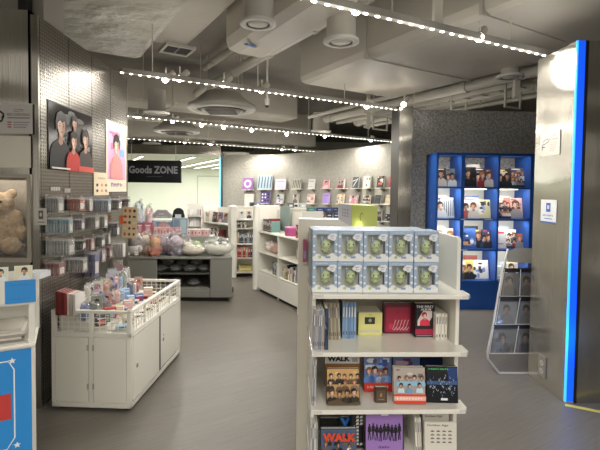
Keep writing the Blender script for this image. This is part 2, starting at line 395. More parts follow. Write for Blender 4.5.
m.add(vs, fs, M_TEXW); struct(m, 'wall_curved')
def wallpt(x, y):
    d = ray(x, y)
    for i in range(n-1):
        a, b = WALL[i], WALL[i+1]; e = b-a
        den = d.x*e.y-d.y*e.x
        if abs(den) < 1e-9: continue
        t = (a.x*e.y-a.y*e.x)/den; s_ = (a.x*d.y-a.y*d.x)/den
        if -.001 <= s_ <= 1.001 and t > 0:
            return Vector((0, 0, CAMZ))+d*t, math.atan2(e.y, e.x)
    return atY(x, y, 9.5), -.3

# blue-lit end of the curved wall, fascia over the pale room, its ceiling
W0 = WALL[0]
m = MB(); m.box(W0.x-.095, W0.x-.06, W0.y-.06, W0.y+.1, 0, TOPZ-.06, M_CYAN2); tag(m.build('light_strip'), 'tall pale blue light strip at the far end of the curved wall', 'light strip')
m = MB(); m.box(W0.x-.06, W0.x, W0.y-.05, W0.y+.14, 0, TOPZ+.08, P('#5c6468', .4, .6)); struct(m, 'trim_2')
m = MB(); m.box(-9, W0.x-.06, W0.y-.05, W0.y+.1, 2.6, 2.86, M_STEEL2); struct(m, 'trim_1')
m = MB(); m.box(-9, -1.2, W0.y+.1, 22.4, 2.63, 2.7, M_ROOMW); struct(m, 'ceiling_pale_room')
m = MB(); m.box(-1.2, -1.1, W0.y+.3, 22.4, 0, 2.7, M_ROOMW); struct(m, 'wall_pale_room')
for i, ((x0, y0), (x1, y1)) in enumerate([((128, 162.5), (142, 156)), ((168, 164), (194, 156.8)), ((176, 168.3), (220, 159)), ((176, 171.5), (222, 163.5)), ((190, 172), (222, 167))]):
    a = atZ(x0, y0, 2.62); b = atZ(x1, y1, 2.62)
    if a.y > 22.2: a = b+(a-b)*((22.2-b.y)/(a.y-b.y))
    d = (b-a); L_ = d.length; ang = math.atan2(d.y, d.x)
    e = empty('linear_light', a, (0, 0, ang))
    m = MB(); m.box(0, L_, -.06, .06, -.012, .008, M_RAIL); m.build('housing', e)
    m = MB(); m.box(.01, L_-.01, -.045, .045, -.018, -.012, P('#fbfff2', .3, emit=5)); m.build('diffuser', e)
    tag(e, ['short white linear ceiling light left of the shop sign', 'white linear light just above the right end of the shop sign', 'long white linear light crossing the pale room ceiling, nearest the opening', 'long white linear light in the pale room, second from the opening', 'white linear light deepest in the pale room ceiling'][i], 'ceiling light')
# outline of a flush door in the far pale wall
a = atY(198, 176, 22.35); b = atY(219.5, 176, 22.35)
m = MB(); g = P('#b9bcae', .6)
m.box(a.x, b.x, 22.36, 22.4, .0, a.z-.03, M_ROOMW); m.box(a.x-.04, a.x, 22.35, 22.4, 0, a.z, g); m.box(b.x, b.x+.04, 22.35, 22.4, 0, a.z, g); m.box(a.x-.04, b.x+.04, 22.35, 22.4, a.z-.03, a.z+.02, g)
struct(m, 'door_1')

# dark textured wall, steel clad end column
DW = 6.3
m = MB(); cx = atY(411, 200, DW).x; ztop = atY(470, 110.5, DW).z
m.box(cx, 6.5, DW, DW+.15, 0, ztop, M_TEXD); struct(m, 'wall_dark')
e0 = atY(398, 200, 6.05).x; e1 = atY(411, 200, 6.05).x
m = MB(); m.box(e0, e1, 6.05, 6.5, 0, ztop, M_STEEL); m.box(e0-.004, e0, 6.06, 6.49, 0, ztop, P('#3c3a36', .4, .7)); struct(m, 'wall_steel_end')

# ------------------------------------------------------------------ left steel wall and perforated panels
XC = atY(41, 200, 3.2).x
ZC = atY(41, 17, 3.2).z
YF = 4.92
m = MB()
seams = [3.2, atX(69, 120, XC).y, atX(92, 120, XC).y, atX(110.5, 120, XC).y, YF]
m.box(XC-.07, XC-.012, 3.25, YF, 0, ZC, M_DKBASE); m.box(XC-.012, XC-.001, 3.2, 3.206, 0, ZC, M_STEEL2)
for i in range(4):
    m.box(XC-.012, XC, seams[i]+.004, seams[i+1]-.004, .02, ZC, M_PERF)
m.box(XC-.02, XC+.002, YF-.006, YF+.006, .02, ZC, M_STEEL)
struct(m, 'wall_perforated')
xs = atY(33, 200, 3.2).x
m = MB(); m.box(xs, XC-.001, 3.18, 3.249, 0, ZC+.01, M_STEEL2); struct(m, 'trim_3')
NX1 = atY(31, 220, 3.17).x; NX0 = NX1-.66; NZ0 = atY(10, 262, 3.17).z; NZ1 = atY(10, 174, 3.17).z; WT = atY(16, 9.5, 3.17).z
m = MB(); m.box(NX1, xs-.006, 3.17, 3.25, 0, WT, M_STEEL); m.box(-9, NX0, 3.17, 3.25, 0, WT, M_STEEL); m.box(NX0, NX1, 3.17, 3.25, NZ1, WT, M_STEEL); m.box(NX0, NX1, 3.17, 3.25, 0, NZ0, M_STEEL); struct(m, 'wall_steel_left')
# light bulkhead and black bracket above it
m = MB(); z0 = atY(10, 8, 3.4).z; m.box(-9, xs-.02, 3.4, 3.7, 2.85, z0+.35, P('#9b978f', .7)); struct(m, 'beam_left')
m = MB(); a = atY(22, 5, 3.35).x; b = atY(30, 5, 3.35).x; m.box(a, b, 3.3, 3.38, z0-.12, z0+.4, M_BLACK); struct(m, 'trim_4')

# ------------------------------------------------------------------ right steel pylon
PX = 2.145; Y0, Y1 = 3.225, 3.73
ZP = atX(537, 61, PX).z
print('pylon', Y0, Y1, ZP)
m = MB(); m.box(PX, PX+.05, Y0+.013, Y1, 0, ZP, M_STEEL); m.box(PX+.05, 6.5, Y0+.041, Y1, 0, ZP, M_STEEL2)
struct(m, 'wall_steel_right')
m = MB(); m.box(PX+.088, 6.5, Y0, Y0+.04, 0, ZP, M_STEEL2); m.box(PX+.066, PX+.088, Y0-.005, Y0+.04, 0, ZP, P('#2a2a2c', .3, .6)); struct(m, 'wall_steel_front')
e = empty('light_strip', (PX, Y0, 0))
m = MB(); m.box(.010, .066, -.0, .012, .012, ZP, M_BLUELED); m.build('diffuser', e)
m = MB(); m.box(.0, .010, -.004, .012, .012, ZP, M_CYANLED); m.build('bright_edge', e)
m = MB(); m.box(0, .066, -.006, .012, 0, .012, M_RAIL); m.build('end_cap', e)
tag(e, 'floor to ceiling bright blue light strip on the corner of the right steel pillar', 'light strip')

# signs on pylon side (plane x = PX facing -x)
def onX(X, name, label, cat, corners, depth, base, fn, side=1, parts=True):
    """flat sheet on a plane x=X; side=1 faces +x; corners: (x,y) px of near-top and far-bottom"""
    (ax, ay), (bx, by) = corners
    A = atX(ax, ay, X); B = atX(bx, by, X)
    w = abs(A.y-B.y); h = A.z-B.z
    rz = PI/2 if side == 1 else -PI/2
    o = MB().box(-w/2, w/2, -depth/2, depth/2, 0, h, P(base, .4)).build(name)
    o.location = (X+side*(depth/2+.002), (A.y+B.y)/2, B.z); o.rotation_euler = (0, 0, rz)
    r = MB(); fn(r, w, h, -depth/2-.001)
    r.build('print', o)
    tag(o, label, cat); return o, w, h
def f_cctv(r, w, h, k):
    d = P('#3a3a3c', .5)
    r.poly([(-w*.38, h*.62), (-w*.1, h*.74), (-w*.05, h*.58), (-w*.33, h*.46)], k, d); r.poly([(-w*.36, h*.6), (-w*.12, h*.7), (-w*.08, h*.6), (-w*.32, h*.5)], k-.0005, P('#cfcac2', .4))
    r.rect(-w*.42, -w*.38, h*.25, h*.5, k, d); r.rect(-w*.38, -w*.25, h*.36, h*.4, k, d)
    r.text('CCTV', w*.2, h*.8, h*.1, k, d, w*.25)
    r.text('RECORDING', w*.2, h*.66, h*.09, k, d, w*.46)
    for i in range(5): r.rect(-w*.02, w*(.38-.03*i), h*(.52-i*.08), h*(.535-i*.08), k, P('#8d8884', .5))
onX(PX, 'notice_sign', 'cream CCTV recording notice high on the right steel pillar', 'sign', ((561, 129), (541, 157)), .004, '#cbc6bd', f_cctv, -1)
def f_blue(r, w, h, k):
    b = P('#2f62b5', .5)
    r.rect(-w*.14, w*.14, h*.48, h*.86, k, b); r.rect(-w*.06, -w*.01, h*.6, h*.76, k-.0005, P('#e8ecf2', .5)); r.rect(w*.01, w*.06, h*.6, h*.76, k-.0005, P('#e8ecf2', .5))
    r.glyphs(7, 0, h*.32, h*.13, k, b, w*.7); r.rect(-w/2, w/2, 0, h*.06, k, b); r.rect(-w*.25, w*.25, h*.17, h*.2, k, b)
onX(PX, 'notice_sign', 'small square white sign with blue door pictogram, lower on the right steel pillar', 'sign', ((557.5, 200), (541, 222)), .004, '#e2e4e6', f_blue, -1)
def f_out(r, w, h, k):
    for z in (.28, .66):
        r.ell(0, h*z, w*.28, h*.13, k, P('#c9c6be', .4)); r.rect(-w*.1, -w*.04, h*(z-.04), h*(z+.04), k-.001, M_BLACK); r.rect(w*.04, w*.1, h*(z-.04), h*(z+.04), k-.001, M_BLACK)
onX(PX, 'power_outlet', 'double power outlet low on the right steel pillar', 'outlet', ((546.5, 358), (539, 374)), .008, '#8f8c84', f_out, -1)
a = F_ = atZ(565, 405, 0); b = atZ(600, 412, 0); d = (b-a).normalized()
m = MB(Matrix.Translation(a) @ Matrix.Rotation(math.atan2(d.y, d.x), 4, 'Z')); m.box(0, .9, -.02, .02, .001, .003, P('#d8c860', .6)); tag(m.build('floor_tape'), 'yellow tape line on the floor at the foot of the right pillar', 'tape')

exec_parts = []
# =================================================================== CEILING
UV = Matrix.Rotation(math.radians(29.3), 4, 'Z'); UVI = UV.inverted()
def uv(x, y, z): p = UVI @ atZ(x, y, z); return p.x, p.y
def rounded_duct(name, label, u0, u1, v0, v1, z0, z1, mat, bev=.06, seams=2, axis='v'):
    e = empty(name, (0, 0, 0), (0, 0, math.radians(29.3)))
    o = MB().box(u0, u1, v0, v1, z0, z1, mat).build('duct_body', e, bevel=bev)
    if seams:
        for i in range(seams):
            t = (i+1)/(seams+1)
            s_ = MB()
            if axis == 'v': c = v0+(v1-v0)*t; s_.box(u0-.012, u1+.012, c-.015, c+.015, z0-.012, z1+.01, mat)
            else: c = u0+(u1-u0)*t; s_.box(c-.015, c+.015, v0-.012, v1+.012, z0-.012, z1+.01, mat)
            s_.build('flange', e)
    tag(e, label, 'air duct'); return e
u1, v1 = uv(155, 56, 3.3); u1b, _ = uv(182, 0, 3.3); u1 = (u1+u1b)/2
rounded_duct('air_duct', 'huge crumpled grey air duct overhead above the perforated wall', u1-6, u1, -1.2, v1+.35, 3.3, 4.0, M_FOIL, .1, 0)
ua, va = uv(292, 52, 3.1); ub, vb = uv(228, 50, 3.1)
rounded_duct('air_duct', 'boxy air duct with rounded end and blue tape above the first light rail', ub, ua-.05, .4, (va+vb)/2+.35, 3.1, 3.75, M_DUCT, .14, 1)
uc, vc = uv(205, 60, 3.55); ud, vd = uv(150, 70, 3.55)
rounded_duct('air_duct', 'recessed air duct carrying the square dark grille', u1+.03, ub-.03, .8, v1+.1, 3.5, 4.0, M_DUCT, .04, 0)
ue, ve = uv(289, 88, 3.0); uf, vf = uv(404, 97, 3.0); ug, vg = uv(312, 38, 3.0)
rounded_duct('air_duct', 'widest smooth air duct across the middle of the ceiling', ue, uf, vg-2.6, (ve+vf)/2, 3.0, 3.7, M_DUCT, .09, 2)
# cross ducts farther back (run along u)
def cross(label, px, py, z0, h, wv, ulen0, ulen1, mat=M_DUCT, bev=.05, seams=3):
    a, b = uv(px, py, z0); rounded_duct('air_duct', label, a-ulen0, a+ulen1, b, b+wv, z0, z0+h, mat, bev, seams, 'u')
cross('long grey cross duct behind the second light rail', 200, 108, 3.15, .5, .75, 3.2, 2.2)
cross('long grey cross duct running above the third light rail', 260, 126, 3.25, .45, 1.0, 4.5, 1.6)
cross('farthest cross duct over the opening of the pale room', 230, 141, 3.0, .4, .8, 5, 3)
a, b = uv(525, 28, 3.73); rounded_duct('air_duct', 'bulky grey duct at upper right above the right pillar', a-1.2, a+3.5, b-1.1, b+.3, 3.73, 4.03, M_DUCT, .12, 2, 'u')
# square grille
a, b = uv(177, 49, 3.49)
e = empty('air_grille', UV @ Vector((a, b, 3.49)), (0, 0, math.radians(29.3)))
m = MB(); w_ = .2
m.box(-w_, w_, -w_, -w_+.035, -.03, .01, M_DIFF); m.box(-w_, w_, w_-.035, w_, -.03, .01, M_DIFF); m.box(-w_, -w_+.035, -w_+.035, w_-.035, -.03, .01, M_DIFF); m.box(w_-.035, w_, -w_+.035, w_-.035, -.03, .01, M_DIFF); m.build('frame', e)
m = MB(); m.box(-w_+.035, w_-.035, -w_+.035, w_-.035, -.006, .01, P('#2b2a27', .6))
for i in range(7): m.box(-w_+.035, w_-.035, -w_+.06+i*.045, -w_+.068+i*.045, -.02, 0, P('#4a4944', .5))
m.box(-.008, .008, -w_+.035, w_-.035, -.022, 0, P('#6a6862', .5)); m.build('slat', e)
tag(e, 'square dark slatted air grille in a pale frame', 'vent')
# blue tape flag
p = atZ(251, 46, 3.085); m = MB(Matrix.Translation(p) @ Matrix.Rotation(.7, 4, 'Z')); m.box(-.07, .07, -.02, .02, 0, .004, P('#3b6ba8', .6)); m.box(-.09, -.06, -.035, .01, 0, .004, P('#3b6ba8', .6))
tag(m.build('tape'), 'scrap of blue tape stuck under the rounded duct', 'tape')
# round diffusers with necks
def diffuser(px, py, z, r, neck, nr, label):
    c = atZ(px, py, z); e = empty('ceiling_diffuser', c)
    MB().lathe([(r*.62, .0), (r*.66, .012), (r*.7, 0), (r, .004), (r*.98, .03), (nr, .05), (nr, neck)], (0, 0, 0), M_DIFF, 28).build('collar', e)
    m = MB(); m.lathe([(0, .002), (r*.55, .004), (r*.6, .02), (0, .03)], (0, 0, 0), M_DIFF, 28); m.lathe([(r*.6, .018), (r*.7, .014)], (0, 0, 0), P('#35332f', .6), 28); m.build('disc', e)
    tag(e, label, 'air diffuser')
diffuser(258, 25, 3.0, .155, .3, .13, 'round air diffuser under the duct with blue tape')
diffuser(341, 43, 2.9, .16, .3, .13, 'round air diffuser on a fat drop pipe, right of the blue tape')
diffuser(510, 78, 2.9, .15, .4, .1, 'round air diffuser hanging left of the right steel pillar')
diffuser(157, 113.5, 2.9, .22, .4, .15, 'boxy drop diffuser just beyond the perforated wall')
diffuser(321, 132, 2.85, .22, .4, .18, 'drop diffuser in the middle distance above the curved wall')
diffuser(152, 144, 2.85, .25, .13, .05, 'small thin ceiling disc over the shop sign')
def cassette(px, py, z, r, label):
    c = atZ(px, py, z); e = empty('air_conditioner', c)
    MB().lathe([(r*.72, .02), (r*.74, 0), (r*.96, .015), (r, .04), (r*.97, .09), (r*.8, .14), (r*.5, .3), (0, .3)], (0, 0, 0), M_DIFF, 36).build('casing', e)
    m = MB(); m.lathe([(r*.62, .0), (r*.66, .03), (r*.73, .03)], (0, 0, 0), P('#2a2825', .6), 36); m.build('air_slot', e)
    m = MB(); m.lathe([(0, -.02), (r*.45, -.018), (r*.6, -.004), (r*.62, .02)], (0, 0, 0), P('#8b8880', .5), 36)
    for i in range(-4, 5): m.box(-r*.42, r*.42, i*r*.09-.006, i*r*.09+.006, -.03, -.018, P('#6e6b64', .5))
    m.build('grille', e)
    for s_ in ((.3, .3), (-.3, .3), (.3, -.3), (-.3, -.3)): MB().cyl((s_[0], s_[1], .28), (s_[0], s_[1], 1.0), .008, M_PIPE, 6).build('hanger_rod', e)
    tag(e, label, 'air conditioner')
cassette(222, 111, 2.9, .57, 'large round ceiling air conditioner above the second light rail')
cassette(177, 133, 2.9, .54, 'smaller looking round ceiling air conditioner beyond the first one')

# light rails
def P2(x, y, z=2.75): return atZ(x, y, z)
TRACK_HEADS = []
def rail(a, b, gap, label, hang, z=2.75, ext=.0):
    d = (b-a); L_ = d.length; ang = math.atan2(d.y, d.x)
    e = empty('light_rail', a, (0, 0, ang))
    m = MB(); m.box(-ext, L_+.05, -.022, .022, 0, .045, M_RAIL); m.box(-ext, L_+.05, .035, .06, .02, .05, P('#47443e', .5)); m.build('housing', e)
    nd = int(L_/gap); first = None
    for i in range(nd+1):
        p = (i*L_/nd, 0, -.002)
        if first is None:
            q = MB(); q.ball((0, 0, 0), (.02 if gap < .095 and gap > .09 else .017, .011, .007), M_DIODE, 4, 10); first = q.build('diode', e); first.location = p
        else:
            c = first.copy(); COL.objects.link(c); c.parent = e; c.location = p
    for t in hang:
        MB().cyl((L_*t, .03, .045), (L_*t, .03, 1.6), .006, M_PIPE, 6).build('hanger_rod', e)
    tag(e, label, 'light rail')
    return e, a, d, L_
def spot_light(loc, tgt, energy, ang=60, size=.03, col=(1, .95, .87)):
    l = bpy.data.lights.new('spot', 'SPOT'); l.energy = energy; l.spot_size = math.radians(ang); l.spot_blend = .5; l.shadow_soft_size = size; l.color = col
    o = bpy.data.objects.new('spot_lamp', l); COL.objects.link(o); o.location = loc
    o.rotation_euler = (Vector(tgt)-Vector(loc)).to_track_quat('-Z', 'Y').to_euler(); return o
UPW = 5.5  # energy of each added ceiling fill lamp
RAILS = [(P2(300, -2), P2(551, 57), .092, 'nearest light rail of bright dots, ending at the right steel pillar', (.3, .8), 4, 17),
         (P2(122, 72.5), P2(462, 118.5), .085, 'second light rail of dots, starting at the perforated wall top', (.06, .3, .55, .8), 7, 22),
         (P2(100, 113.3), P2(400, 142.7), .1, 'third light rail of dots, crossing below the first round air conditioner', (.1, .35, .6, .85), 8, 24),
         (P2(100, 136.5), P2(330, 152.5), .12, 'fourth light rail of dots, deepest, in front of the pale room', (.1, .4, .7), 7, 26)]
for a, b, gap, lab, hang, nl, en in RAILS:
    e, a, d, L_ = rail(a, b, gap, lab, hang)
    for i in range(nl):
        q_ = a+d*((i+.5)/nl)+Vector((0, 0, -.12)); l = bpy.data.lights.new('ceiling_fill', 'POINT'); l.energy = UPW; l.shadow_soft_size = .2; l.color = (1, .95, .88); lo = bpy.data.objects.new('ceiling_fill_lamp', l); COL.objects.link(lo); lo.location = q_  # fill lamp added below the rail to brighten the ceiling, no fixture
        p = a+d*((i+.5)/nl)-Vector((0, 0, .03)); spot_light(p, p-Vector((0, 0, 1)), en*1.9, 165, .05)
# track spotlights
def head(px, py, aim, label, z=2.78, en=14, big=1):
    p = atZ(px, py, z); d = (Vector(aim)-p).normalized(); e = empty('track_spotlight', p)
    T = Vector((-.45, -.55, -.6)).normalized().to_track_quat('Z', 'Y').to_matrix().to_4x4()
    m = MB(T); m.cyl((0, 0, -.13*big), (0, 0, 0), .033*big, M_DIFF, 16); m.build('housing', e)
    m = MB(T); m.ball((0, 0, .012), (.034, .034, .034), M_LAMP, 8, 14); m.build('lens', e)
    m = MB(); m.cyl((0, 0, 0), (0, 0, .12), .008, M_DIFF, 8); m.build('stem', e)
    tag(e, label, 'spotlight')
    if en: spot_light(p+d*.06, aim, en*1.3, 60, .025)
HD = [(166, 79, (-1.3, 3.4, .6), 'white track spotlight tilted towards the grid display counter', 2.78, 16),
      (180, 78, (-1.2, 4.2, .5), 'glowing spotlight on the second rail, just right of the tilted one', 2.78, 14),
      (224, 84, (-1.6, 6.2, .9), 'glowing spotlight on the second rail above the round air conditioner', 2.78, 20),
      (262, 90, (0, 5, 0), 'glowing spotlight on the second rail beside the small dome camera', 2.78, 14),
      (367, 106, (1.4, 8.5, 1.6), 'white tilted spotlight on the second rail, left of the steel end column', 2.78, 20),
      (404, 104, (1.65, 6.05, 2.1), 'spotlight on the second rail shining on the steel end column', 2.78, 8),
      (357, 9, (.4, 1.9, .9), 'glowing spotlight at the top of the nearest rail', 2.78, 9),
      (480, 37, (.6, 2.0, .8), 'white cylindrical spotlight on the nearest rail near the right pillar', 2.78, 12),
      (138, 116, (-2.2, 12, 1.6), 'leftmost glowing spotlight on the third rail', 2.78, 8),
      (173, 121, (-1.6, 8, 1), 'second glowing spotlight from the left on the third rail', 2.78, 14),
      (202, 125, (-1.5, 12, 1.6), 'third glowing spotlight from the left on the third rail', 2.78, 11),
      (224, 127, (-.8, 12, 1.6), 'fourth glowing spotlight from the left on the third rail', 2.78, 11),
      (252, 130, (0, 12, 1.7), 'fifth glowing spotlight from the left on the third rail', 2.78, 11),
      (287, 134, (.5, 11.5, 1.7), 'sixth glowing spotlight from the left on the third rail', 2.78, 11),
      (325, 136, (1.2, 11, 1.7), 'seventh glowing spotlight from the left on the third rail', 2.78, 11),
      (371, 140, (1.9, 9.5, 1.7), 'last glowing spotlight on the third rail, by the steel end column', 2.78, 11),
      (185, 142, (-2, 12, 1), 'left glowing spotlight on the deepest rail', 2.78, 10),
      (211, 144, (-1.6, 12.4, 1.6), 'middle glowing spotlight on the deepest rail', 2.78, 12),
      (282, 149, (-.2, 12.2, 1.7), 'left spotlight of the close pair at the right of the deepest rail', 2.78, 12),
      (295, 149.5, (.2, 12, 1.7), 'right spotlight of the close pair at the right of the deepest rail', 2.78, 12)]
for h_ in HD: head(h_[0], h_[1], h_[2], h_[3], h_[4], h_[5])
# dome camera on a short post
p = atZ(267, 101, 2.78); e = empty('security_camera', p)
MB().cyl((0, 0, .02), (0, 0, 1.27), .014, M_PIPE, 8).build('post', e); MB().cyl((0, 0, -.06), (0, 0, .03), .035, M_DIFF, 14).build('housing', e); MB().ball((0, 0, -.06), .028, M_BLACK, 6, 12).build('lens', e)
tag(e, 'small white security camera on a drop post behind the second rail', 'camera')
for (x, yt, yb, z, lab) in [(437, 0, 28, 2.8, 'square grey post dropping to the nearest light rail'), (368, 108, 128, 2.75, 'square grey post beside the tilted spotlight'), (516, 84, 97, 2.75, 'white square post under the right round diffuser')]:
    p = atZ(x, yb, z); m = MB(); m.box(p.x-.03, p.x+.03, p.y-.03, p.y+.03, z, 4.04, M_PIPE); m.box(p.x-.034, p.x+.034, p.y-.034, p.y+.034, z-.01, z+.03, M_DIFF); tag(m.build('drop_post'), lab, 'post')
# pipes and trays along v on the right, cable tray hangers
def pipe(pa, pb, z, r, label, mat=M_PIPE, elbow=0):
    a = UVI @ atZ(*pa, z); b = UVI @ atZ(*pb, z); u = (a.x+b.x)/2
    e = empty('ceiling_pipe', (0, 0, 0), (0, 0, math.radians(29.3)))
    v0, v1 = min(a.y, b.y)-1.5, min(8.2, max(a.y, b.y)+2.5)
    MB().cyl((u, v0, z), (u, v1, z), r, mat, 16).build('pipe_run', e)
    k = v0+.4
    while k < v1: MB().cyl((u, k-.03, z), (u, k+.03, z), r*1.18, mat, 16).build('coupling', e); k += 1.1
    tag(e, label, 'pipe')
pipe((404, 97), (520, 58), 3.1, .035, 'thin ceiling pipe nearest the widest duct')
pipe((410, 104), (530, 66), 3.1, .075, 'fat ceiling pipe second from the widest duct')
pipe((420, 110), (536, 73), 3.15, .05, 'medium ceiling pipe third from the widest duct')
pipe((440, 109), (536, 82), 3.2, .09, 'fattest ceiling pipe over the dark textured wall')
pipe((460, 112), (536, 92), 3.1, .04, 'thin lowest ceiling pipe over the dark textured wall')
pipe((290, 20), (262, 70), 3.4, .07, 'fat round pipe beside the duct with blue tape')
pipe((302, 18), (276, 62), 3.45, .03, 'thin round conduit beside the duct with blue tape')
pipe((225, 60), (262, 20), 3.9, .06, 'high pipe above the boxy duct')
# cable ladder over the dark wall
a = UVI @ atZ(424, 98, 3.0); b = UVI @ atZ(535, 62, 3.0); e = empty('cable_ladder', (0, 0, 0), (0, 0, math.radians(29.3)))
m = MB(); u = 5.64
for s_ in (-.15, .15): m.box(u+s_-.015, u+s_+.015, 3.5, a.y+2, 3.0, 3.08, M_PIPE)
m.build('side_rail', e)
m = MB(); k = 3.6
while k < a.y+2: m.box(u-.15, u+.15, k-.012, k+.012, 3.02, 3.04, M_PIPE); k += .3
m.build('rung', e)
k = 3.7
while k < a.y+2:
    m = MB()
    for s_ in (-.17, .17): m.box(u+s_-.012, u+s_+.012, k-.012, k+.012, 2.75, 4.04, M_PIPE)
    m.box(u-.17, u+.17, k-.012, k+.012, 2.75, 2.775, M_PIPE)
    k += .9
    m.build('hanger', e)
tag(e, 'grey cable ladder with hangers running over the dark textured wall', 'cable tray')

# =================================================================== HANGING SIGN
a = atY(126, 160, 10.2); b = atY(181.3, 183, 10.2)
w_ = b.x-a.x; h_ = a.z-b.z
e = MB().box(-w_/2, w_/2, -.03, .03, 0, h_, P('#0e1119', .35)).build('shop_sign', loc=((a.x+b.x)/2, 10.2, b.z))
m = MB(); tw = atY(178, 171, 10.2).x-atY(129.3, 171, 10.2).x; tc = (atY(178, 171, 10.2).x+atY(129.3, 171, 10.2).x)/2-(a.x+b.x)/2
m.text('Goods ZONE', tc, h_*.56, h_*.44, -.034, P('#a6a9b0', .5), tw, .04); m.rect(-w_*.12, w_*.16, h_*.26, h_*.285, -.034, P('#5c606a', .5)); m.build('lettering', e)
m = MB()
for s_ in (-.4, .4): m.cyl((s_*w_, 0, h_), (s_*w_, 0, h_+1.2), .006, M_PIPE, 6)
m.build('hanging_wire', e)
tag(e, 'black hanging sign reading Goods ZONE in grey letters', 'sign')

# =================================================================== LEFT WALL: CCTV notice, bear case, blue stand
YW = 3.17
a = atY(-14, 103, YW); b = atY(33, 134, YW)
w_ = b.x-a.x; h_ = a.z-b.z
e = MB().box(-w_/2, w_/2, -.004, 0, 0, h_, P('#d0cdc9', .35)).build('notice_sign', loc=((a.x+b.x)/2, YW-.002, b.z))
r = MB(); d = P('#3b3b3d', .5); k = -.0055
def sx(px): return atY(px, 118, YW).x-(a.x+b.x)/2
def sz(py): return atY(16, py, YW).z-b.z
r.text('CCTV', sx(19.5), sz(110.8), h_*.14, k, d, sx(24.5)-sx(15)); r.text('RECORDING', sx(19), sz(114.8), h_*.12, k, d, sx(30.5)-sx(8))
r.rect(sx(8), sx(30.5), sz(118.6), sz(117.4), k, P('#8a8785', .5))
for i in range(3): r.rect(sx(8), sx(12), sz(123+i*2.4), sz(121.8+i*2.4), k, P('#a05a58', .5)); r.rect(sx(14), sx(30-i*1.5), sz(123+i*2.4), sz(122+i*2.4), k, P('#98959a', .5))
def thick(x0, y0, x1, y1, t=.006):
    p, q = Vector((sx(x0), sz(y0))), Vector((sx(x1), sz(y1))); dd = (q-p).normalized(); nn = Vector((-dd.y, dd.x))*t
    r.poly([p+nn, q+nn, q-nn, p-nn], k, M_BLACK)
thick(-6, 118, -1, 110.5); thick(-1, 110.5, 4.5, 114.5); thick(4.5, 114.5, 2.5, 118.5); thick(-6, 118, 2, 122); thick(2, 122, 4.5, 116)
r.build('print', e)
tag(e, 'white CCTV recording notice at the top of the left steel wall', 'sign')
# cream board and bear case
a = atY(-30, 134, YW); b = atY(34, 168, YW)
m = MB(); m.box(a.x, b.x-.02, YW-.006, YW-.001, b.z, a.z-.01, P('#e6e1d2', .2)); tag(m.build('backing_board'), 'blank glossy cream board below the CCTV notice', 'board')
cz0 = NZ0+.03; hh = NZ1-NZ0; hw = .33
e = empty('display_case', ((NX0+NX1)/2, 3.17, NZ0))
m = MB(); bk = P('#9c9486', .5); m.box(-hw, hw, .33, .34, 0, hh, bk); m.box(-hw, hw, .08, .33, 0, .02, P('#8f8a80', .3, .4)); m.box(-hw, hw, .08, .33, hh-.02, hh, bk); m.box(-hw, -hw+.012, .08, .33, .02, hh-.02, bk); m.box(hw-.012, hw, .08, .33, .02, hh-.02, bk); m.build('backing', e)
m = MB()
for (x0, x1, z0, z1) in ((-hw, hw, 0, .03), (-hw, hw, hh-.025, hh), (-hw, -hw+.022, .03, hh-.025), (hw-.022, hw, .03, hh-.025)): m.box(x0, x1, -.012, .0, z0, z1, P('#a39d90', .3, .3))
m.build('frame', e)
m = MB(); m.rect(-hw+.02, hw-.02, .03, hh-.025, -.004, M_FILM); m.build('clear_film', e)
tag(e, 'clear fronted display case in the left steel wall holding a teddy bear', 'display case')
l = bpy.data.lights.new('case', 'AREA'); l.size = .4; l.energy = 1.3; l.color = (1, .93, .82); lo = bpy.data.objects.new('niche_fill_lamp', l); COL.objects.link(lo); lo.location = ((NX0+NX1)/2, 3.3, NZ1-.04)  # unseen lamp added to brighten the dark niche around the bear
# teddy bear (one continuous body)
def remesh(o, vox):
    md = o.modifiers.new('r', 'REMESH'); md.mode = 'VOXEL'; md.voxel_size = vox; md.use_smooth_shade = True
    s_ = o.modifiers.new('s', 'SMOOTH'); s_.iterations = 3
bx = atY(-4, 220, 3.32).x; bz = cz0-.01
m = MB(); B = M_FUR
m.ball((0, 0, .17), (.13, .1, .16), B); m.ball((0, -.01, .4), (.115, .1, .105), B); m.ball((-.09, 0, .49), (.04, .025, .04), B); m.ball((.09, 0, .49), (.04, .025, .04), B)
m.ball((0, -.085, .375), (.05, .04, .04), B)
for s_ in (-1, 1):
    m.ball((s_*.12, -.01, .25), (.06, .055, .11), B, T=None); m.ball((s_*.16, -.03, .17), (.05, .05, .06), B)
    m.ball((s_*.1, -.07, .065), (.065, .075, .065), B); m.ball((s_*.13, -.1, .075), (.055, .035, .06), B)
bear = m.build('teddy_bear'); remesh(bear, .012); bear.location = (bx, 3.34, bz+.012); bear.rotation_euler = (0, 0, .25); bear.scale = (1.02, .8, .92)
m = MB(); m.ball((0, -.125, .39), (.017, .012, .013), M_BLACK, 6, 8); m.build('nose', bear)
for s_ in (-1, 1): MB().ball((s_*.042, -.098, .425), .011, M_BLACK, 6, 8).build('eye', bear)
tag(bear, 'brown teddy bear sitting in the case on the left wall', 'teddy bear')
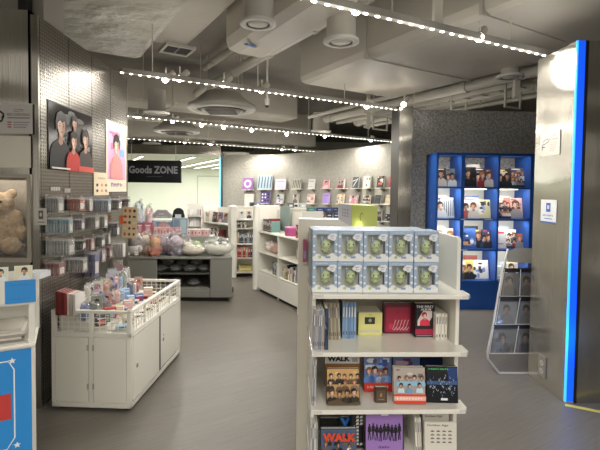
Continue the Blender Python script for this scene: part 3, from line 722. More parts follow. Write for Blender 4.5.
# rails of the front hall the camera stands in
for i, (x0, y0, x1, y1) in enumerate(((-3.2, -2.2, 1.0, .2), (-1.2, -3.6, 3.4, -1.0))):
    a = Vector((x0, y0, 2.75)); b = Vector((x1, y1, 2.75)); rail(a, b, .12, ['front hall light rail nearest the shop, behind the view', 'front hall light rail farther back, behind the view'][i], (.2, .8))
    for j in range(4):
        p = a+(b-a)*((j+.5)/4)-Vector((0, 0, .03)); spot_light(p, p-Vector((0, 0, 1)), 40, 165, .05)
def f_sq(r, w, h, k):
    r.rect(-w*.25, w*.2, h*.35, h*.85, k, P('#55534f', .5)); r.ell(-w*.03, h*.62, w*.12, h*.12, k-.0005, P('#c5c2bc', .5)); r.rect(-w*.35, w*.35, h*.14, h*.2, k, P('#77756f', .5))
a = atY(36.5, 208, 3.17); b = atY(47, 225, 3.17)
o = MB().box(-(b.x-a.x)/2, (b.x-a.x)/2, -.002, .002, 0, a.z-b.z, P('#c3c0b8', .4)).build('notice_sign', loc=((a.x+b.x)/2, 3.165, b.z)); r = MB(); f_sq(r, b.x-a.x, a.z-b.z, -.003); r.build('print', o)
tag(o, 'small pale pictogram notice on the edge between steel wall and perforated wall', 'sign')

# blue photocard stand, bottom left corner
YS = 2.2
def sp(px, py, Y=YS): return atY(px, py, Y)
xr = sp(36.5, 350).x; zt = sp(20, 279).z; zb = sp(20, 301).z; zc = sp(20, 343).z
xr += .0
e = empty('display_stand', (xr, YS, 0), (0, 0, math.radians(26)))
m = MB(); m.box(-.8, -.02, 0, .28, 0.02, zc, M_WHITE2); m.box(-.8, -.004, -.015, .285, zc-.012, zc+.004, M_WHITE2); m.build('cabinet', e, bevel=.004)
m = MB(); m.box(-.8, -.022, -.012, -.001, .0, zc-.02, M_BLUEP); pm = m.build('front_panel', e)
m = MB(); wl = P('#eef2f4', .4)
c26, s26 = math.cos(math.radians(26)), math.sin(math.radians(26))
def lu(px):
    d_ = ray(px, 360); kk = d_.x/d_.y; return (kk*YS-xr)/(c26-kk*s26)
X1 = lu(15)+.024; zt_ = sp(10, 361, 2.15).z; zb_ = sp(10, 447, 2.15).z
k = -.014
m.rect(-.6, X1-.05, zt_, zt_+.006, k, wl); m.rect(X1-.03, X1-.024, zb_+.05, zt_-.04, k, wl); m.rect(-.6, X1-.06, zb_-.006, zb_, k, wl)
m.poly([(X1-.05, zt_), (X1-.05, zt_+.006), (X1-.024, zt_-.04), (X1-.03, zt_-.04)], k, wl); m.poly([(X1-.06, zb_-.006), (X1-.06, zb_), (X1-.03, zb_+.05), (X1-.024, zb_+.05)], k, wl)
def star(cx, cz, r_): m.poly([(cx+(r_ if i % 2 == 0 else r_*.45)*math.sin(i*PI/5), cz+(r_ if i % 2 == 0 else r_*.45)*math.cos(i*PI/5)) for i in range(10)], k-.0005, wl)
star(lu(12.5), zt_+.003, .017); star(lu(16.5), zb_+.01, .017)
zr0 = sp(5, 419, 2.14).z; zr1 = sp(5, 393.5, 2.14).z; m.rect(-.5, lu(10.7), zr0, zr1, k-.001, P('#c8433f', .4)); m.build('print', pm)
m = MB()
for (x_, y_) in ((-.02, .02), (-.02, .27)): m.box(x_-.012, x_+.012, y_-.01, y_+.01, zc, zt-.01, M_WHITE2)
m.box(-.8, 0, .27, .29, zc, zt, M_WHITE2); m.build('post', e)
m = MB(); m.box(-.8, 0, 0, .28, zb-.012, zb, M_WHITE2); m.build('shelf', e)
m = MB(); xq = lu(6)
m.box(xq, 0, -.012, 0, zb, zt, M_BLUEP); m.box(-.8, xq, -.012, 0, zb, zt, M_WHITE2); m.rect(xq+.02, -.02, zb+.02, zb+.022, -.0125, P('#2879c2', .4)); m.rect(xq+.02, -.02, zt-.022, zt-.02, -.0125, P('#2879c2', .4)); m.build('upper_panel', e)
m = MB(); m.box(-.012, 0, 0, .28, zb, zt-.01, M_WHITE2); m.build('side_panel', e)
tag(e, 'white stand with bright blue panels at the lower left corner', 'display stand')
# papers in the open slot, photocards on top
for i in range(6):
    zz = zc+.004+i*.012; o = MB().box(-.6, -.04-.012*(i % 3), .01+.01*(i % 2), .26, 0, .01, P(['#b9b4ac', '#8f8b84', '#cfcac0', '#a7a39b', '#d6d2c8', '#c2beb4'][i], .5)).build('photo_folder', loc=(xr, YS, zz)); o.rotation_euler = (0, 0, math.radians(26))
    tag(o, ORD[i]+' paper folder from the bottom in the slot of the blue stand', 'folder', 'folders stacked in the blue stand slot')
for i, (px0, px1) in enumerate(((-2, 12), (14, 30))):
    a = sp(px0, 270); b = sp(px1, 270); w_ = b.x-a.x; hh_ = sp(0, 266).z-zt+.02
    o = MB().box(-w_/2, w_/2, -.003, .003, 0, hh_, P('#e4e2cf', .3)).build('photocard', loc=((a.x+b.x)/2, YS-.04+.05*i, zt-.02)); o.rotation_euler = (-.15, 0, .4)
    r = MB(); r.rect(-w_*.45, w_*.45, hh_*.06, hh_*.94, -.0035, P(['#cfd8c4', '#dcd6b8'][i], .4)); person(r, w_*.05, hh_*.06, hh_*.86, -.004, top='#dfe3e6', hair='#14110f'); r.build('print', o)
    tag(o, ['portrait photocard on top of the blue stand, at the picture edge', 'portrait photocard on top of the blue stand, nearer the perforated wall'][i], 'photocard')
o = MB().box(-.05, .03, 0, .1, 0, .03, P('#dfe3e6', .4)).build('card_box', loc=(xr-.03, YS+.04, zt-.008)); tag(o, 'small white card box behind the top rim of the blue stand', 'box')

# =================================================================== posters on perforated wall
def f_p1(r, w, h, k):
    r.rect(-w/2+.01, w/2-.01, .01, h-.01, k, P('#2e2b2b', .12)); patches(r, -w*.45, w*.45, h*.3, h*.95, k-.001, ['#3d3d40', '#4b4745', '#1b1a1c', '#6d6a6a', '#8a8886'], 9)
    k -= .005
    for (cx, z, hh, t, hc) in ((-w*.27, h*.02, h*.68, '#161618', '#0f0c0b'), (w*.02, h*.36, h*.42, '#2a1f1e', '#1d120f'), (w*.28, h*.02, h*.55, '#3f3532', '#2a1812'), (-.02*w, h*.0, h*.5, '#c4322c', '#2d1510')):
        person(r, cx, z, hh*1.3, k, t, hc, skin=['#e8c2a8', '#dcb49a', '#ecc8b0', '#f0cdb6'][[-w*.27, w*.02, w*.28, -.02*w].index(cx)]); k -= .003
    r.rect(w*.1, w*.48, 0, h*.09, k, P('#d4584a', .3)); r.rect(-w*.48, -w*.1, h*.015, h*.04, k, P('#e6e2dc', .4))
o, w_, h_ = onX(XC, 'poster', 'glossy dark group poster with a woman in a red top on the perforated wall', 'poster', ((47, 99), (92, 173)), .003, '#181718', f_p1)
def f_p2(r, w, h, k):
    r.rect(-w*.44, w*.44, h*.18, h*.93, k, P('#d8a6c8', .3)); patches(r, -w*.44, w*.44, h*.5, h*.9, k-.0006, ['#c05fa8', '#9a7fd0', '#e57fa0', '#7fa5d8', '#e86f8a'], 10)
    person(r, -w*.04, h*.19, h*.66, k-.005, '#e78f8c', '#1a1618', skin='#f0cdb8'); r.glyphs(4, 0, h*.1, h*.09, k, P('#6b4a8c', .5), w*.6)
o, w_, h_ = onX(XC, 'poster', 'tall cream bordered poster of a dark haired person in pink on the perforated wall', 'poster', ((105.5, 119), (126, 191.5)), .003, '#e6d9c4', f_p2)
def f_p3(r, w, h, k):
    r.glyphs(5, 0, h*.75, h*.12, k, P('#8b7f6e', .5), w*.5)
    for i in range(6): r.ell(-w*.3+w*.3*(i % 3), h*(.2+.25*(i//3)), w*.08, h*.07, k, P(['#3a2a26', '#d98f6a', '#7a6a5c'][i % 3], .5), 8)
onX(XC, 'sticker_sheet', 'small cream sticker sheet between the two wall posters', 'sticker sheet', ((93.5, 172), (108.5, 195)), .002, '#e2d3b6', f_p3)
for i, (c0, c1) in enumerate((((50, 186.5), (60, 191)), ((64, 188), (70, 193)))):
    onX(XC, 'wall_label', ['wide pale label above the upper hooks, under the dark poster', 'narrow pale label above the upper hooks, under the dark poster'][i], 'label', (c0, c1), .002, '#8d8b83', lambda r, w, h, k: [r.rect(-w*.45+w*.24*j, -w*.3+w*.24*j, h*.15, h*.85, k, P('#c9c6bd', .4)) for j in range(4)])
# hanging sticker sheet at far edge, perpendicular to wall
YQ = 4.6; p0 = atY(121.5, 207, YQ); p1 = atY(136.5, 238, YQ)
w_ = p1.x-p0.x; h_ = p0.z-p1.z
o = MB().box(-w_/2, w_/2, -.002, .002, 0, h_, P('#dcc6a0', .4)).build('sticker_sheet', loc=((p0.x+p1.x)/2, YQ, p1.z), rot=(0, .04, 0))
r = MB()
for i in range(5):
    for j in range(3): r.ell(-w_*.3+w_*.3*j, h_*(.12+.19*i), w_*random.uniform(.06, .13), w_*random.uniform(.06, .12), -.003, P(random.choice(['#3a2622', '#a8503c', '#7b5a3c', '#e6dccb', '#2c2a30']), .5), 8)
r.build('print', o); tag(o, 'large tan sticker sheet hanging at the far end of the perforated wall', 'sticker sheet')
o = MB().box(-.02, .02, -.002, .002, 0, .09, P('#e0703c', .4)).build('price_tag', loc=(p0.x+.01, YQ-.03, atY(121, 224, YQ).z)); tag(o, 'small orange tag beside the tan sticker sheet', 'tag')

# hooks with clear packs
HK = [  # px left, px tip, y top, y bottom, colour, kind words
 (47.5, 61, 197, 213, '#9a9a96', 'clear grey'), (69, 82, 198, 211, '#b4502e', 'orange brown'), (82, 91, 198, 211, '#c9b8b0', 'pale pink'), (92, 109.5, 199, 212, '#93a6bb', 'pale blue'), (110.5, 120, 199, 210, '#55504c', 'dark'), (120, 129, 198, 209, '#4c3636', 'dark maroon'),
 (47.5, 71, 218, 233, '#7fa3ad', 'light blue'), (73, 83, 219, 230, '#7e6d80', 'mauve'), (84, 97, 216, 229, '#8b857c', 'beige grey'), (98, 106, 215, 228, '#a39e96', 'pale grey'), (107, 118, 222, 237, '#2e3440', 'navy black'),
 (48, 71.5, 239, 255, '#9aa09c', 'silvery'), (72.5, 84, 240, 250, '#23201f', 'black'), (85, 93, 238, 250, '#c08c84', 'pinkish'), (94, 103, 236, 247, '#2c2826', 'black'), (104, 110, 233, 244, '#bdb8b0', 'whitish'),
 (47, 62, 262, 276, '#8f2f2c', 'deep red'), (63, 85, 258, 272, '#8e8b84', 'black and white'), (86, 97, 252, 277, '#4d4f8c', 'tall blue and red'), (98, 104, 249, 262, '#b5a0aa', 'pale mauve'), (104.5, 111, 246, 258, '#8f4340', 'red'), (112, 124, 242, 257, '#dcd6d2', 'tall white')]
rows = ['top', 'second', 'third', 'lowest']
hrow = [0]*6+[1]*5+[2]*5+[3]*6; cnt = [0]*4
for (xa, xb, ya, yb, c, words), rr in zip(HK, hrow):
    P0 = atX(xa, (ya+yb)/2, XC+.01); Y = P0.y; tip = atY(xb, ya, Y); zt_ = atY(xa, ya, Y).z; zb_ = atY(xa, yb, Y).z
    Ln = max(.05, tip.x-XC); cnt[rr] += 1
    lab = f'{ORD[cnt[rr]-1]} hook of the {rows[rr]} row on the perforated wall'
    if rr == 3 and Ln > .9: Ln = .2
    e = empty('wall_hook', (XC, Y, zt_))
    MB().tube([(0, 0, .008), (Ln, 0, .008), (Ln+.004, 0, .02)], .003, P('#c9c8c4', .25, .9), 6).build('wire', e)
    MB().box(0, .004, -.02, .02, -.015, .02, P('#c9c8c4', .25, .9)).build('plate', e)
    tag(e, f'chrome hook carrying {words} packs, {ORD[cnt[rr]-1]} in the {rows[rr]} hook row', 'hook')
    npk = max(3, min(9, int(Ln/.017))); hgt = zt_-zb_; wd = .07
    f0 = None
    for i in range(npk):
        x = .006+Ln*(i+.5)/npk
        if f0 is None:
            m = MB(); m.box(-.0035, .0035, -wd/2, wd/2, -hgt, -hgt*.12, P(c, .35)); m.box(-.0045, .0045, -wd*.38, wd*.38, -hgt*.85, -hgt*.4, P('#d9d6d0' if i % 2 else '#e4dfd8', .35)); f0 = m.build('hanging_pack')
            q = MB(); q.box(-.0052, .0052, -wd*.55, wd*.55, -hgt*1.03, 0, M_BAG); q.build('clear_sleeve', f0); fk = kids(f0); o = f0
        else: o = copy_tree(f0, fk)
        o.location = (XC+x, Y, zt_+.004); o.rotation_euler = (random.uniform(-.04, .04), 0, random.uniform(-.12, .12))
        tag(o, f'{words} pack on the {ORD[cnt[rr]-1]} hook from the near end, {rows[rr]} row', 'pack', f'{words} packs on the {ORD[cnt[rr]-1]} hook of the {rows[rr]} row')

# =================================================================== WHITE GRID COUNTER
c0 = atZ(131, 412, 0)
ZT = .725; ZG = .565; CW, CL = .58, 1.2
c1 = atZ(181, 353, 0); ang = math.atan2(c1.y-c0.y, c1.x-c0.x)-PI/2; CL = (c1-c0).length-.02
e = empty('display_counter', c0, (0, 0, ang)); W2 = M_WHITE2
m = MB(); m.box(-CW+.01, -.01, .01, CL-.01, .03, ZG-.03, W2); m.box(-CW, 0, 0, CL, ZG-.03, ZG, W2); m.box(-CW, 0, 0, CL, .022, .055, W2); m.build('cabinet', e, bevel=.002)
m = MB()
for x in (-CW, -.03): 
    for y in (0, CL-.03): MB().box(x, x+.03, y, y+.03, .022, ZT, W2).build('post', e, bevel=.002)
m.box(-CW/2-.015, -CW/2+.015, -.002, .02, .022, ZT, W2); m.build('post', e, bevel=.002)
m = MB()
m.box(-CW, 0, 0, .025, ZT-.022, ZT, W2); m.box(-CW, 0, CL-.025, CL, ZT-.022, ZT, W2); m.box(-.025, 0, 0, CL, ZT-.022, ZT, W2); m.box(-CW, -CW+.025, 0, CL, ZT-.022, ZT, W2); m.build('top_rail', e, bevel=.003)
def grid(m, a, b, ax, c, z0, z1, st):
    k = a+st
    while k < b-.005:
        if ax == 'x': m.box(k-.0018, k+.0018, c, c+.004, z0, z1, W2)
        else: m.box(c, c+.004, k-.0018, k+.0018, z0, z1, W2)
        k += st
    for i in range(1, 4):
        z = z0+(z1-z0)*i/4
        if ax == 'x': m.box(a, b, c, c+.004, z-.0018, z+.0018, W2)
        else: m.box(c, c+.004, a, b, z-.0018, z+.0018, W2)
m = MB(); grid(m, -CW+.03, -CW/2-.015, 'x', .008, ZG, ZT-.02, .045); grid(m, -CW/2+.015, -.03, 'x', .008, ZG, ZT-.02, .045); m.build('front_grid', e)
m = MB(); grid(m, .03, CL-.03, 'y', -.012, ZG, ZT-.02, .045)
for q in range(1, 4): m.box(-.018, -.004, CL*q/4-.006, CL*q/4+.006, ZG, ZT-.02, W2)
m.build('side_grid', e)
m = MB(); grid(m, -CW+.03, -.03, 'x', CL-.012, ZG, ZT-.02, .045); m.build('back_grid', e)
for i, (x0, x1) in enumerate(((-CW+.035, -CW/2-.02), (-CW/2+.02, -.035))):
    m = MB(); m.box(x0, x1, -.006, .01, .07, ZG-.035, M_WHITE); dd = m.build('door', e, bevel=.002)
    m = MB()
    for z in (.16, .44): m.cyl(((x1 if i == 0 else x0), -.01, z), ((x1 if i == 0 else x0), -.01, z+.04), .006, P('#b9b7ae', .3, .5), 8)
    m.build('hinge', dd)
MB().box(-.006, .0035, CL/2-.02, CL/2+.02, .07, ZG-.035, M_BLACK).build('dark_gap', e)  # black strip standing in for the shade in the gap between the doors
for i in range(2):
    y0 = .035+(CL-.07)*i/2; y1 = y0+(CL-.07)/2
    m = MB(); m.box(-.012-.006*i, .006-.008*i, y0+(.018 if i else .004), y1-(.004 if i else .018), .07, ZG-.035, M_WHITE); dd = m.build('sliding_door', e, bevel=.002)
    m = MB(); yy = y0+.06 if i == 0 else y0+.1
    m.cyl((.0055-.008*i, yy, .3), (.008-.008*i, yy, .3), .016, P('#8b897f', .4), 12)
    if i: m.cyl((.0, yy, .34), (.003, yy, .34), .006, P('#8b897f', .4), 8)
    m.build('finger_pull', dd)
m = MB(); m.box(-.03, -.01, .04, CL-.04, .056, .068, M_DKBASE); m.box(-.01, .008, .03, CL-.03, ZG-.034, ZG-.026, P('#c4c2b8', .4)); m.build('door_track', e)
for (x, y) in ((-.05, .05), (-.05, CL-.05), (-CW+.05, .05), (-CW+.05, CL-.05)): MB().cyl((x, y, 0), (x, y, .026), .02, M_BLACK, 10).build('foot', e)
tag(e, 'white counter with grid rim and sliding doors against the perforated wall', 'display counter')
RT = Matrix.Translation(c0) @ Matrix.Rotation(ang, 4, 'Z')
# tiered trays, goods
m = MB(); tiers = [(-CW+.03, -CW+.15, .67), (-CW+.15, -CW+.27, .63), (-CW+.27, -CW+.39, .60), (-CW+.39, -.04, .575)]
for x0, x1, z in tiers: m.box(x0, x1-.004, .05, CL-.05, ZG+.001, z, P('#d9d6cc', .4))
o = m.build('tiered_riser', loc=c0, rot=(0, 0, ang)); tag(o, 'stepped white riser inside the grid counter', 'riser')
PAL = ['#d9c8bd', '#8fb0d8', '#b3403c', '#e7e2d6', '#5b6aa8', '#e3b7b4', '#c9d0d8', '#e8dfae', '#3d3f4a', '#cf7f6c', '#9fc0dc', '#f0eee8', '#b8a7cc', '#7b8f6a']
words = {'#d9c8bd':'beige','#8fb0d8':'light blue','#b3403c':'red','#e7e2d6':'off white','#5b6aa8':'indigo','#e3b7b4':'soft pink','#c9d0d8':'pale grey','#e8dfae':'pale yellow','#3d3f4a':'charcoal','#cf7f6c':'coral','#9fc0dc':'sky blue','#f0eee8':'white','#b8a7cc':'lilac','#7b8f6a':'sage green'}
def small_good(kind, w, h, t, c):
    m = MB()
    if kind == 'box':
        m.box(-w/2, w/2, -t/2, t/2, 0, h, P(c, .4)); q = random.choice(PAL); m.rect(-w*.36, w*.36, h*.15, h*.6, -t/2-.0008, P(q, .4)); m.rect(-w*.4, w*.4, h*.72, h*.86, -t/2-.0008, P('#f2f0ea', .4))
        o = m.build('goods_box', bevel=.001); return o, 'box'
    if kind == 'card':
        m.box(-w/2, w/2, -.003, .003, 0, h, P(c, .3)); o = m.build('card_pack'); r = MB(); person(r, 0, h*.05, h*.8, -.004); r.build('print', o)
        q = MB(); q.box(-w*.54, w*.54, -.0055, .0055, -.0, h*1.08, M_BAG); q.build('clear_sleeve', o); return o, 'card pack'
    if kind == 'doll':
        m.ball((0, 0, h*.3), (w*.4, w*.3, h*.32), P(c, .9)); m.ball((0, 0, h*.68), (w*.42, w*.34, h*.28), P(c, .9)); m.ball((-w*.28, 0, h*.93), (w*.12, w*.08, h*.12), P(c, .9)); m.ball((w*.28, 0, h*.93), (w*.12, w*.08, h*.12), P(c, .9))
        o = m.build('small_plush'); q = MB()
        for s_ in (-1, 1): q.ball((s_*w*.14, -w*.32, h*.7), w*.04, M_BLACK, 4, 6)
        q.build('eye', o); q = MB(); q.ball((0, 0, h*.5), (w*.62, w*.5, h*.62), M_BAG, 6, 9, jit=.12); q.build('clear_bag', o); return o, 'small plush'
    m.box(-w/2, w/2, -t/2, t/2, 0, h*.35, P(c, .35)); m.rect(-w*.3, w*.3, h*.08, h*.27, -t/2-.0008, P('#3a3a40', .4)); o = m.build('flat_case', bevel=.001); return o, 'flat case'
random.seed(21)
tn = ['wall side step', 'second step', 'third step', 'front tray']
for ti, (x0, x1, z) in enumerate(tiers):
    y = .07; i = 0
    while y < CL-.08:
        near = y < .2
        kind = random.choice(['box', 'card', 'box', 'flat'] if ti > 1 else ['box', 'card', 'card', 'doll', 'box'])
        if ti >= 2 and y > .35: kind = random.choice(['flat', 'box', 'flat'])
        if ti < 2 and y > .7: kind = random.choice(['doll', 'card', 'doll', 'box'])
        w = random.uniform(.055, .085); h = {'box': .09, 'card': .12, 'doll': .11, 'flat': .1}[kind]*random.uniform(.8, 1.25)*(1.2-.2*ti if ti < 3 else .65)
        if ti == 3 and kind in ('box', 'card'): kind = 'flat' if y > .25 else kind
        c = PAL[(i*5+ti*3+random.randint(0, 2)) % len(PAL)]
        o, wd = small_good(kind, w, h, .05, c)
        lx = (x0+x1)/2+random.uniform(-.015, .015)
        o.matrix_world = RT @ Matrix.Translation((lx, y, z+.001)) @ Matrix.Rotation(math.radians(random.uniform(10, 45)), 4, 'Z') @ Matrix.Rotation(-.1 if kind == 'card' else 0, 4, 'X')
        tag(o, f'{words[c]} {wd}, {ORD[i]} from the near end, {tn[ti]} of grid counter', wd.split()[-1] if wd != 'card pack' else 'card pack', f'small goods on the {tn[ti]} of the grid counter')
        y += w*(.95 if kind != 'flat' else 1.25)+.012; i += 1
# tall dark red and white photobooks at the near end by the wall
for i in range(7):
    c = ['#7a2f30', '#8b3a38', '#7a2f30', '#a34442', '#e4dcd4', '#d6c3bd', '#e9e4de'][i]
    o = book('photobook', f'{["maroon","brick red","maroon","brick red","white","pale pink","white"][i]} upright photobook, {ORD[i]} from the left, near corner of grid counter', 'photobook', 'upright photobooks at the near corner of the grid counter', .12, .17-.004*i, .018, c, None, (0, 0, 0), (0, 0, 0), parts=False)
    o.matrix_world = RT @ Matrix.Translation((-CW+.05+i*.021, .05, .69)) @ Matrix.Rotation(math.radians(88), 4, 'Z') 
# red clear pack and tall acrylic packs sticking up
for i, (px, py0, py1, c, wd) in enumerate([(95, 286, 305, '#cf6a66', 'coral red'), (104, 279, 297, '#d5cfae', 'pale cream'), (113, 270, 290, '#b9c9dc', 'pale blue'), (121, 262, 285, '#8d4b4a', 'wine red'), (127, 268, 286, '#dcd6cf', 'white')]):
    Y = [3.6, 3.8, 4.0, 4.2, 4.3][i]; p = atY(px, py1, Y); h = atY(px, py0, Y).z-p.z
    m = MB(); w = .07; m.box(-w/2, w/2, -.004, .004, 0, h, P(c, .3)); m.rect(-w*.3, w*.3, h*.2, h*.6, -.0045, P('#efe8e0', .4)); o = m.build('acrylic_stand', loc=(p.x, p.y, p.z), rot=(-.2, random.uniform(-.15, .15), .3))
    q = MB(); q.box(-w*.6, w*.6, -.007, .007, -.0, h*1.08, M_BAG); q.build('clear_sleeve', o)
    q = MB(); q.box(-.003, .003, -.003, .003, -(p.z-.67), 0, M_ACRYL); q.build('stem', o)
    tag(o, f'{wd} tall sleeve sticking up above the back of the grid counter', 'card sleeve')
# clear box on the far end
p = atY(129, 280, 4.45)

# =================================================================== GREEN GREY PLUSH COUNTER
YP = 6.35
r1 = atZ(232, 302, 0); YP = r1.y; xR = r1.x; zT = atY(232, 257.5, YP).z; xL = -3.35
print('plush counter', YP, zT)
e = empty('plush_counter', (0, YP, 0))
xa, xb = atY(157, 280, YP).x, atY(210, 280, YP).x; zo0 = atY(180, 288.5, YP).z; zo1 = atY(180, 259, YP).z; za = atY(180, 274, YP).z
G = M_GREEN; SK = Matrix(((1, -.2, 0, 0), (0, 1, 0, 0), (0, 0, 1, 0), (0, 0, 0, 1)))
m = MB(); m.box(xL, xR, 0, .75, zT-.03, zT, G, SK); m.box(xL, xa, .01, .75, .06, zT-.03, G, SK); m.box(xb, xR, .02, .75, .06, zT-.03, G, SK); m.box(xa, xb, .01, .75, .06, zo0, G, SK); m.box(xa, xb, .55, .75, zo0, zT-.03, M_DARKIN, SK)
m.build('cabinet', e, bevel=.004)
m = MB(); m.box(xa, xb, .03, .55, za-.012, za, P('#4d4f49', .4)); m.build('shelf', e)
m = MB(); m.box(xb+.006, xR-.004, -.004, .02, .065, zT-.035, G); m.build('door', e, bevel=.003)
m = MB(); m.box(xa+.006, xb-.006, -.004, .01, .065, zo0-.03, G); m.build('drawer', e, bevel=.003)
m = MB(); m.box(xL, xR-.06, .06, .7, 0, .06, M_DKBASE); m.build('plinth', e)
zR = atY(180, 236, YP+.45).z
m = MB(); m.box(xL, atY(212, 240, YP+.45).x, .4, .75, zT, zR, P('#82857b', .4)); m.build('riser', e, bevel=.003)
tag(e, 'grey green counter with open middle shelf heaped with bagged plush toys', 'display counter')
random.seed(5)
def plush(cx, cy, z, w, h, c, c2, label, name='plush_toy', grp=None, lay=0, bag=M_BAG, earc=None):
    m = MB(); f = noise_mat if False else None
    b = P(c, .95); q = P(c2, .95)
    m.ball((0, 0, h*.28), (w*.36, w*.3, h*.3), b); m.ball((0, -w*.04, h*.62), (w*.36, w*.3, h*.28), q)
    for s_ in (-1, 1):
        m.ball((s_*w*.24, 0, h*.86), (w*.1, w*.06, h*.14), P(earc or c, .95), 6, 8); m.ball((s_*w*.36, -w*.08, h*.3), (w*.12, w*.1, h*.14), b, 6, 8); m.ball((s_*w*.2, -w*.2, h*.08), (w*.13, w*.15, h*.1), b, 6, 8)
    o = m.build(name, loc=(cx, cy, z), rot=(0, lay, random.uniform(-.3, .3)))
    r = MB()
    for s_ in (-1, 1): r.ball((s_*w*.13, -w*.32, h*.65), w*.035, M_BLACK, 4, 6)
    r.ball((0, -w*.34, h*.58), w*.03, P('#4a2a28', .6), 4, 6); r.build('face', o)
    r = MB(); r.ball((0, 0, h*.48), (w*.58, w*.48, h*.58), bag, 9, 14, jit=.14); r.cyl((w*.1, 0, h*.98), (w*.16, 0, h*1.15), w*.05, bag, 7, w*.14); r.build('clear_bag', o)
    tag(o, label, 'plush toy', grp)
pl = [(134, 255, 20, 22, '#d8d2cc', '#5b4a42', 'white and dark brown'), (146, 256, 17, 21, '#caa080', '#e8d9c0', 'tan and cream'), (155, 256, 15, 20, '#c46b4a', '#e0a05a', 'orange and rust'), (165, 257, 18, 19, '#6e5f72', '#b59ab0', 'mauve and grey'), (176, 257, 19, 22, '#5d5668', '#c7b6c4', 'dusky purple'), (187, 257, 15, 15, '#cfc4be', '#a86a6a', 'rose and white')]
for i, (px, py, pw, ph, c, c2, wd) in enumerate(pl):
    p = atY(px, py, YP+.16+.1*(i % 2)); s_ = p.y/F
    plush(p.x, p.y, zT+.002, pw*s_, ph*s_, c, c2, f'bagged {wd} plush toy heaped on the grey green counter', grp='bagged plush toys on the grey green counter')
for i, (px, pw, ph, c, c2, wd) in enumerate([(193, 24, 13, '#e6dccb', '#cfc7a8', 'cream'), (218, 27, 17, '#e2e3d6', '#9aa894', 'white and green')]):
    p = atY(px, 256, YP+.18); s_ = p.y/F
    # puffy round cushion in bag
    m = MB(); m.ball((0, 0, ph*s_*.42), (pw*s_*.5, .13, ph*s_*.42), P(c, .9), 8, 14); m.ball((-.07, -.03, ph*s_*.8), (.06, .05, .04), P(c2, .9)); m.ball((.05, .0, ph*s_*.85), (.06, .05, .04), P(['#8fae5a', '#2d3a3c'][i], .9))
    for j in range(7): m.ball((random.uniform(-.12, .12), random.uniform(-.1, 0), ph*s_*.75), (.03, .03, .02), P(random.choice(['#f3efe6', '#b9b98e', '#4a4f4a', '#ddd6c2']), .9), 5, 7)
    o = m.build('plush_cushion', loc=(p.x, p.y, zT+.004)); q = MB(); q.ball((0, 0, ph*s_*.55), (pw*s_*.56, .16, ph*s_*.56), M_BAG, 8, 12, jit=.1); q.build('clear_bag', o)
    tag(o, f'{wd} puffy plush cushion in a clear bag, right end of the plush counter', 'cushion')
# grey bagged packs on the shelf and bottom shelf
for i in range(9):
    up = i < 7; px = 161+(i*7.2 if up else (i-7)*17+16); 
    p = atY(px, 270, YP+.2+.12*(i % 2)); zz = za if up else zo0
    if up and i > 6: continue
    m = MB(); m.ball((0, 0, .04), (.085, .09, .045), P(['#5a5954', '#66645f', '#504f4b', '#6e6c67'][i % 4], .7), 7, 12, jit=.08)
    o = m.build('bagged_cushion', loc=(p.x, p.y, zz+.005), rot=(0, 0, i)); q = MB(); q.ball((0, 0, .05), (.1, .1, .055), M_BAG, 7, 11, jit=.1); q.build('clear_bag', o)
    if i in (1, 3, 5): o.location.z += .075
    tag(o, (f'{ORD[i]} grey bagged cushion from the left on the shelf inside the plush counter' if up else f'{["left","right"][i-7]} grey bagged item lying on the bottom inside the grey green counter'), 'cushion', 'grey bagged cushions inside the counter')
# goods on the riser
def onr(px, Y=YP+.5): return atY(px, 236, Y).x
def carton(name, label, px0, px1, py0, py1, Y, depth, c, fn=None, z=None, rot=0):
    a = atY(px0, py1, Y); b = atY(px1, py0, Y); w = b.x-a.x; h = b.z-(z if z is not None else a.z)
    o = MB().box(-w/2, w/2, 0, depth, 0, h, P(c, .4)).build(name, loc=((a.x+b.x)/2, Y, (z if z is not None else a.z)), rot=(0, 0, rot), bevel=.002)
    if fn: r = MB(); fn(r, w, h, -.001); r.build('print', o)
    tag(o, label, 'box' if 'box' in name or 'carton' in name else name.split('_')[-1]); return o
def f_pk(r, w, h, k): r.rect(-w*.42, w*.42, h*.1, h*.9, k, P('#b4707e', .4)); r.ell(0, h*.5, w*.25, h*.25, k-.0006, P('#d9a9b0', .4)); r.rect(-w*.3, w*.3, h*.75, h*.85, k-.0006, P('#efe3e3', .4))
carton('gift_box', 'left one of two dusty pink boxes behind the plush toys', 136.5, 143.2, 223, 237, YP+.45, .12, '#a8656f', f_pk, zR+.001)
carton('gift_box', 'right one of two dusty pink boxes behind the plush toys', 143.6, 152.4, 223, 237, YP+.45, .12, '#a8656f', f_pk, zR+.001)
def f_row(r, w, h, k):
    for i in range(6): r.rect(-w*.46+w*.155*i, -w*.34+w*.155*i, h*.15, h*.85, k, P(['#e3c9c6', '#c98f98', '#d8b0ae'][i % 3], .4)); r.ell(-w*.4+w*.155*i, h*.5, w*.03, h*.22, k-.0006, P('#8d4b58', .4), 8)
carton('display_box', 'long pink patterned tray box in the middle of the riser', 153.5, 173.5, 227.5, 237, YP+.42, .1, '#caa3a4', f_row, zR+.001)
carton('display_box', 'small pink tray box next to the long patterned one', 174, 180, 227.5, 237, YP+.42, .1, '#b98d92', f_pk, zR+.001)
carton('display_box', 'low pink and grey tray box at the right end of the riser', 186.5, 209, 229.5, 237, YP+.42, .12, '#b3a3a4', f_row, zR+.001)
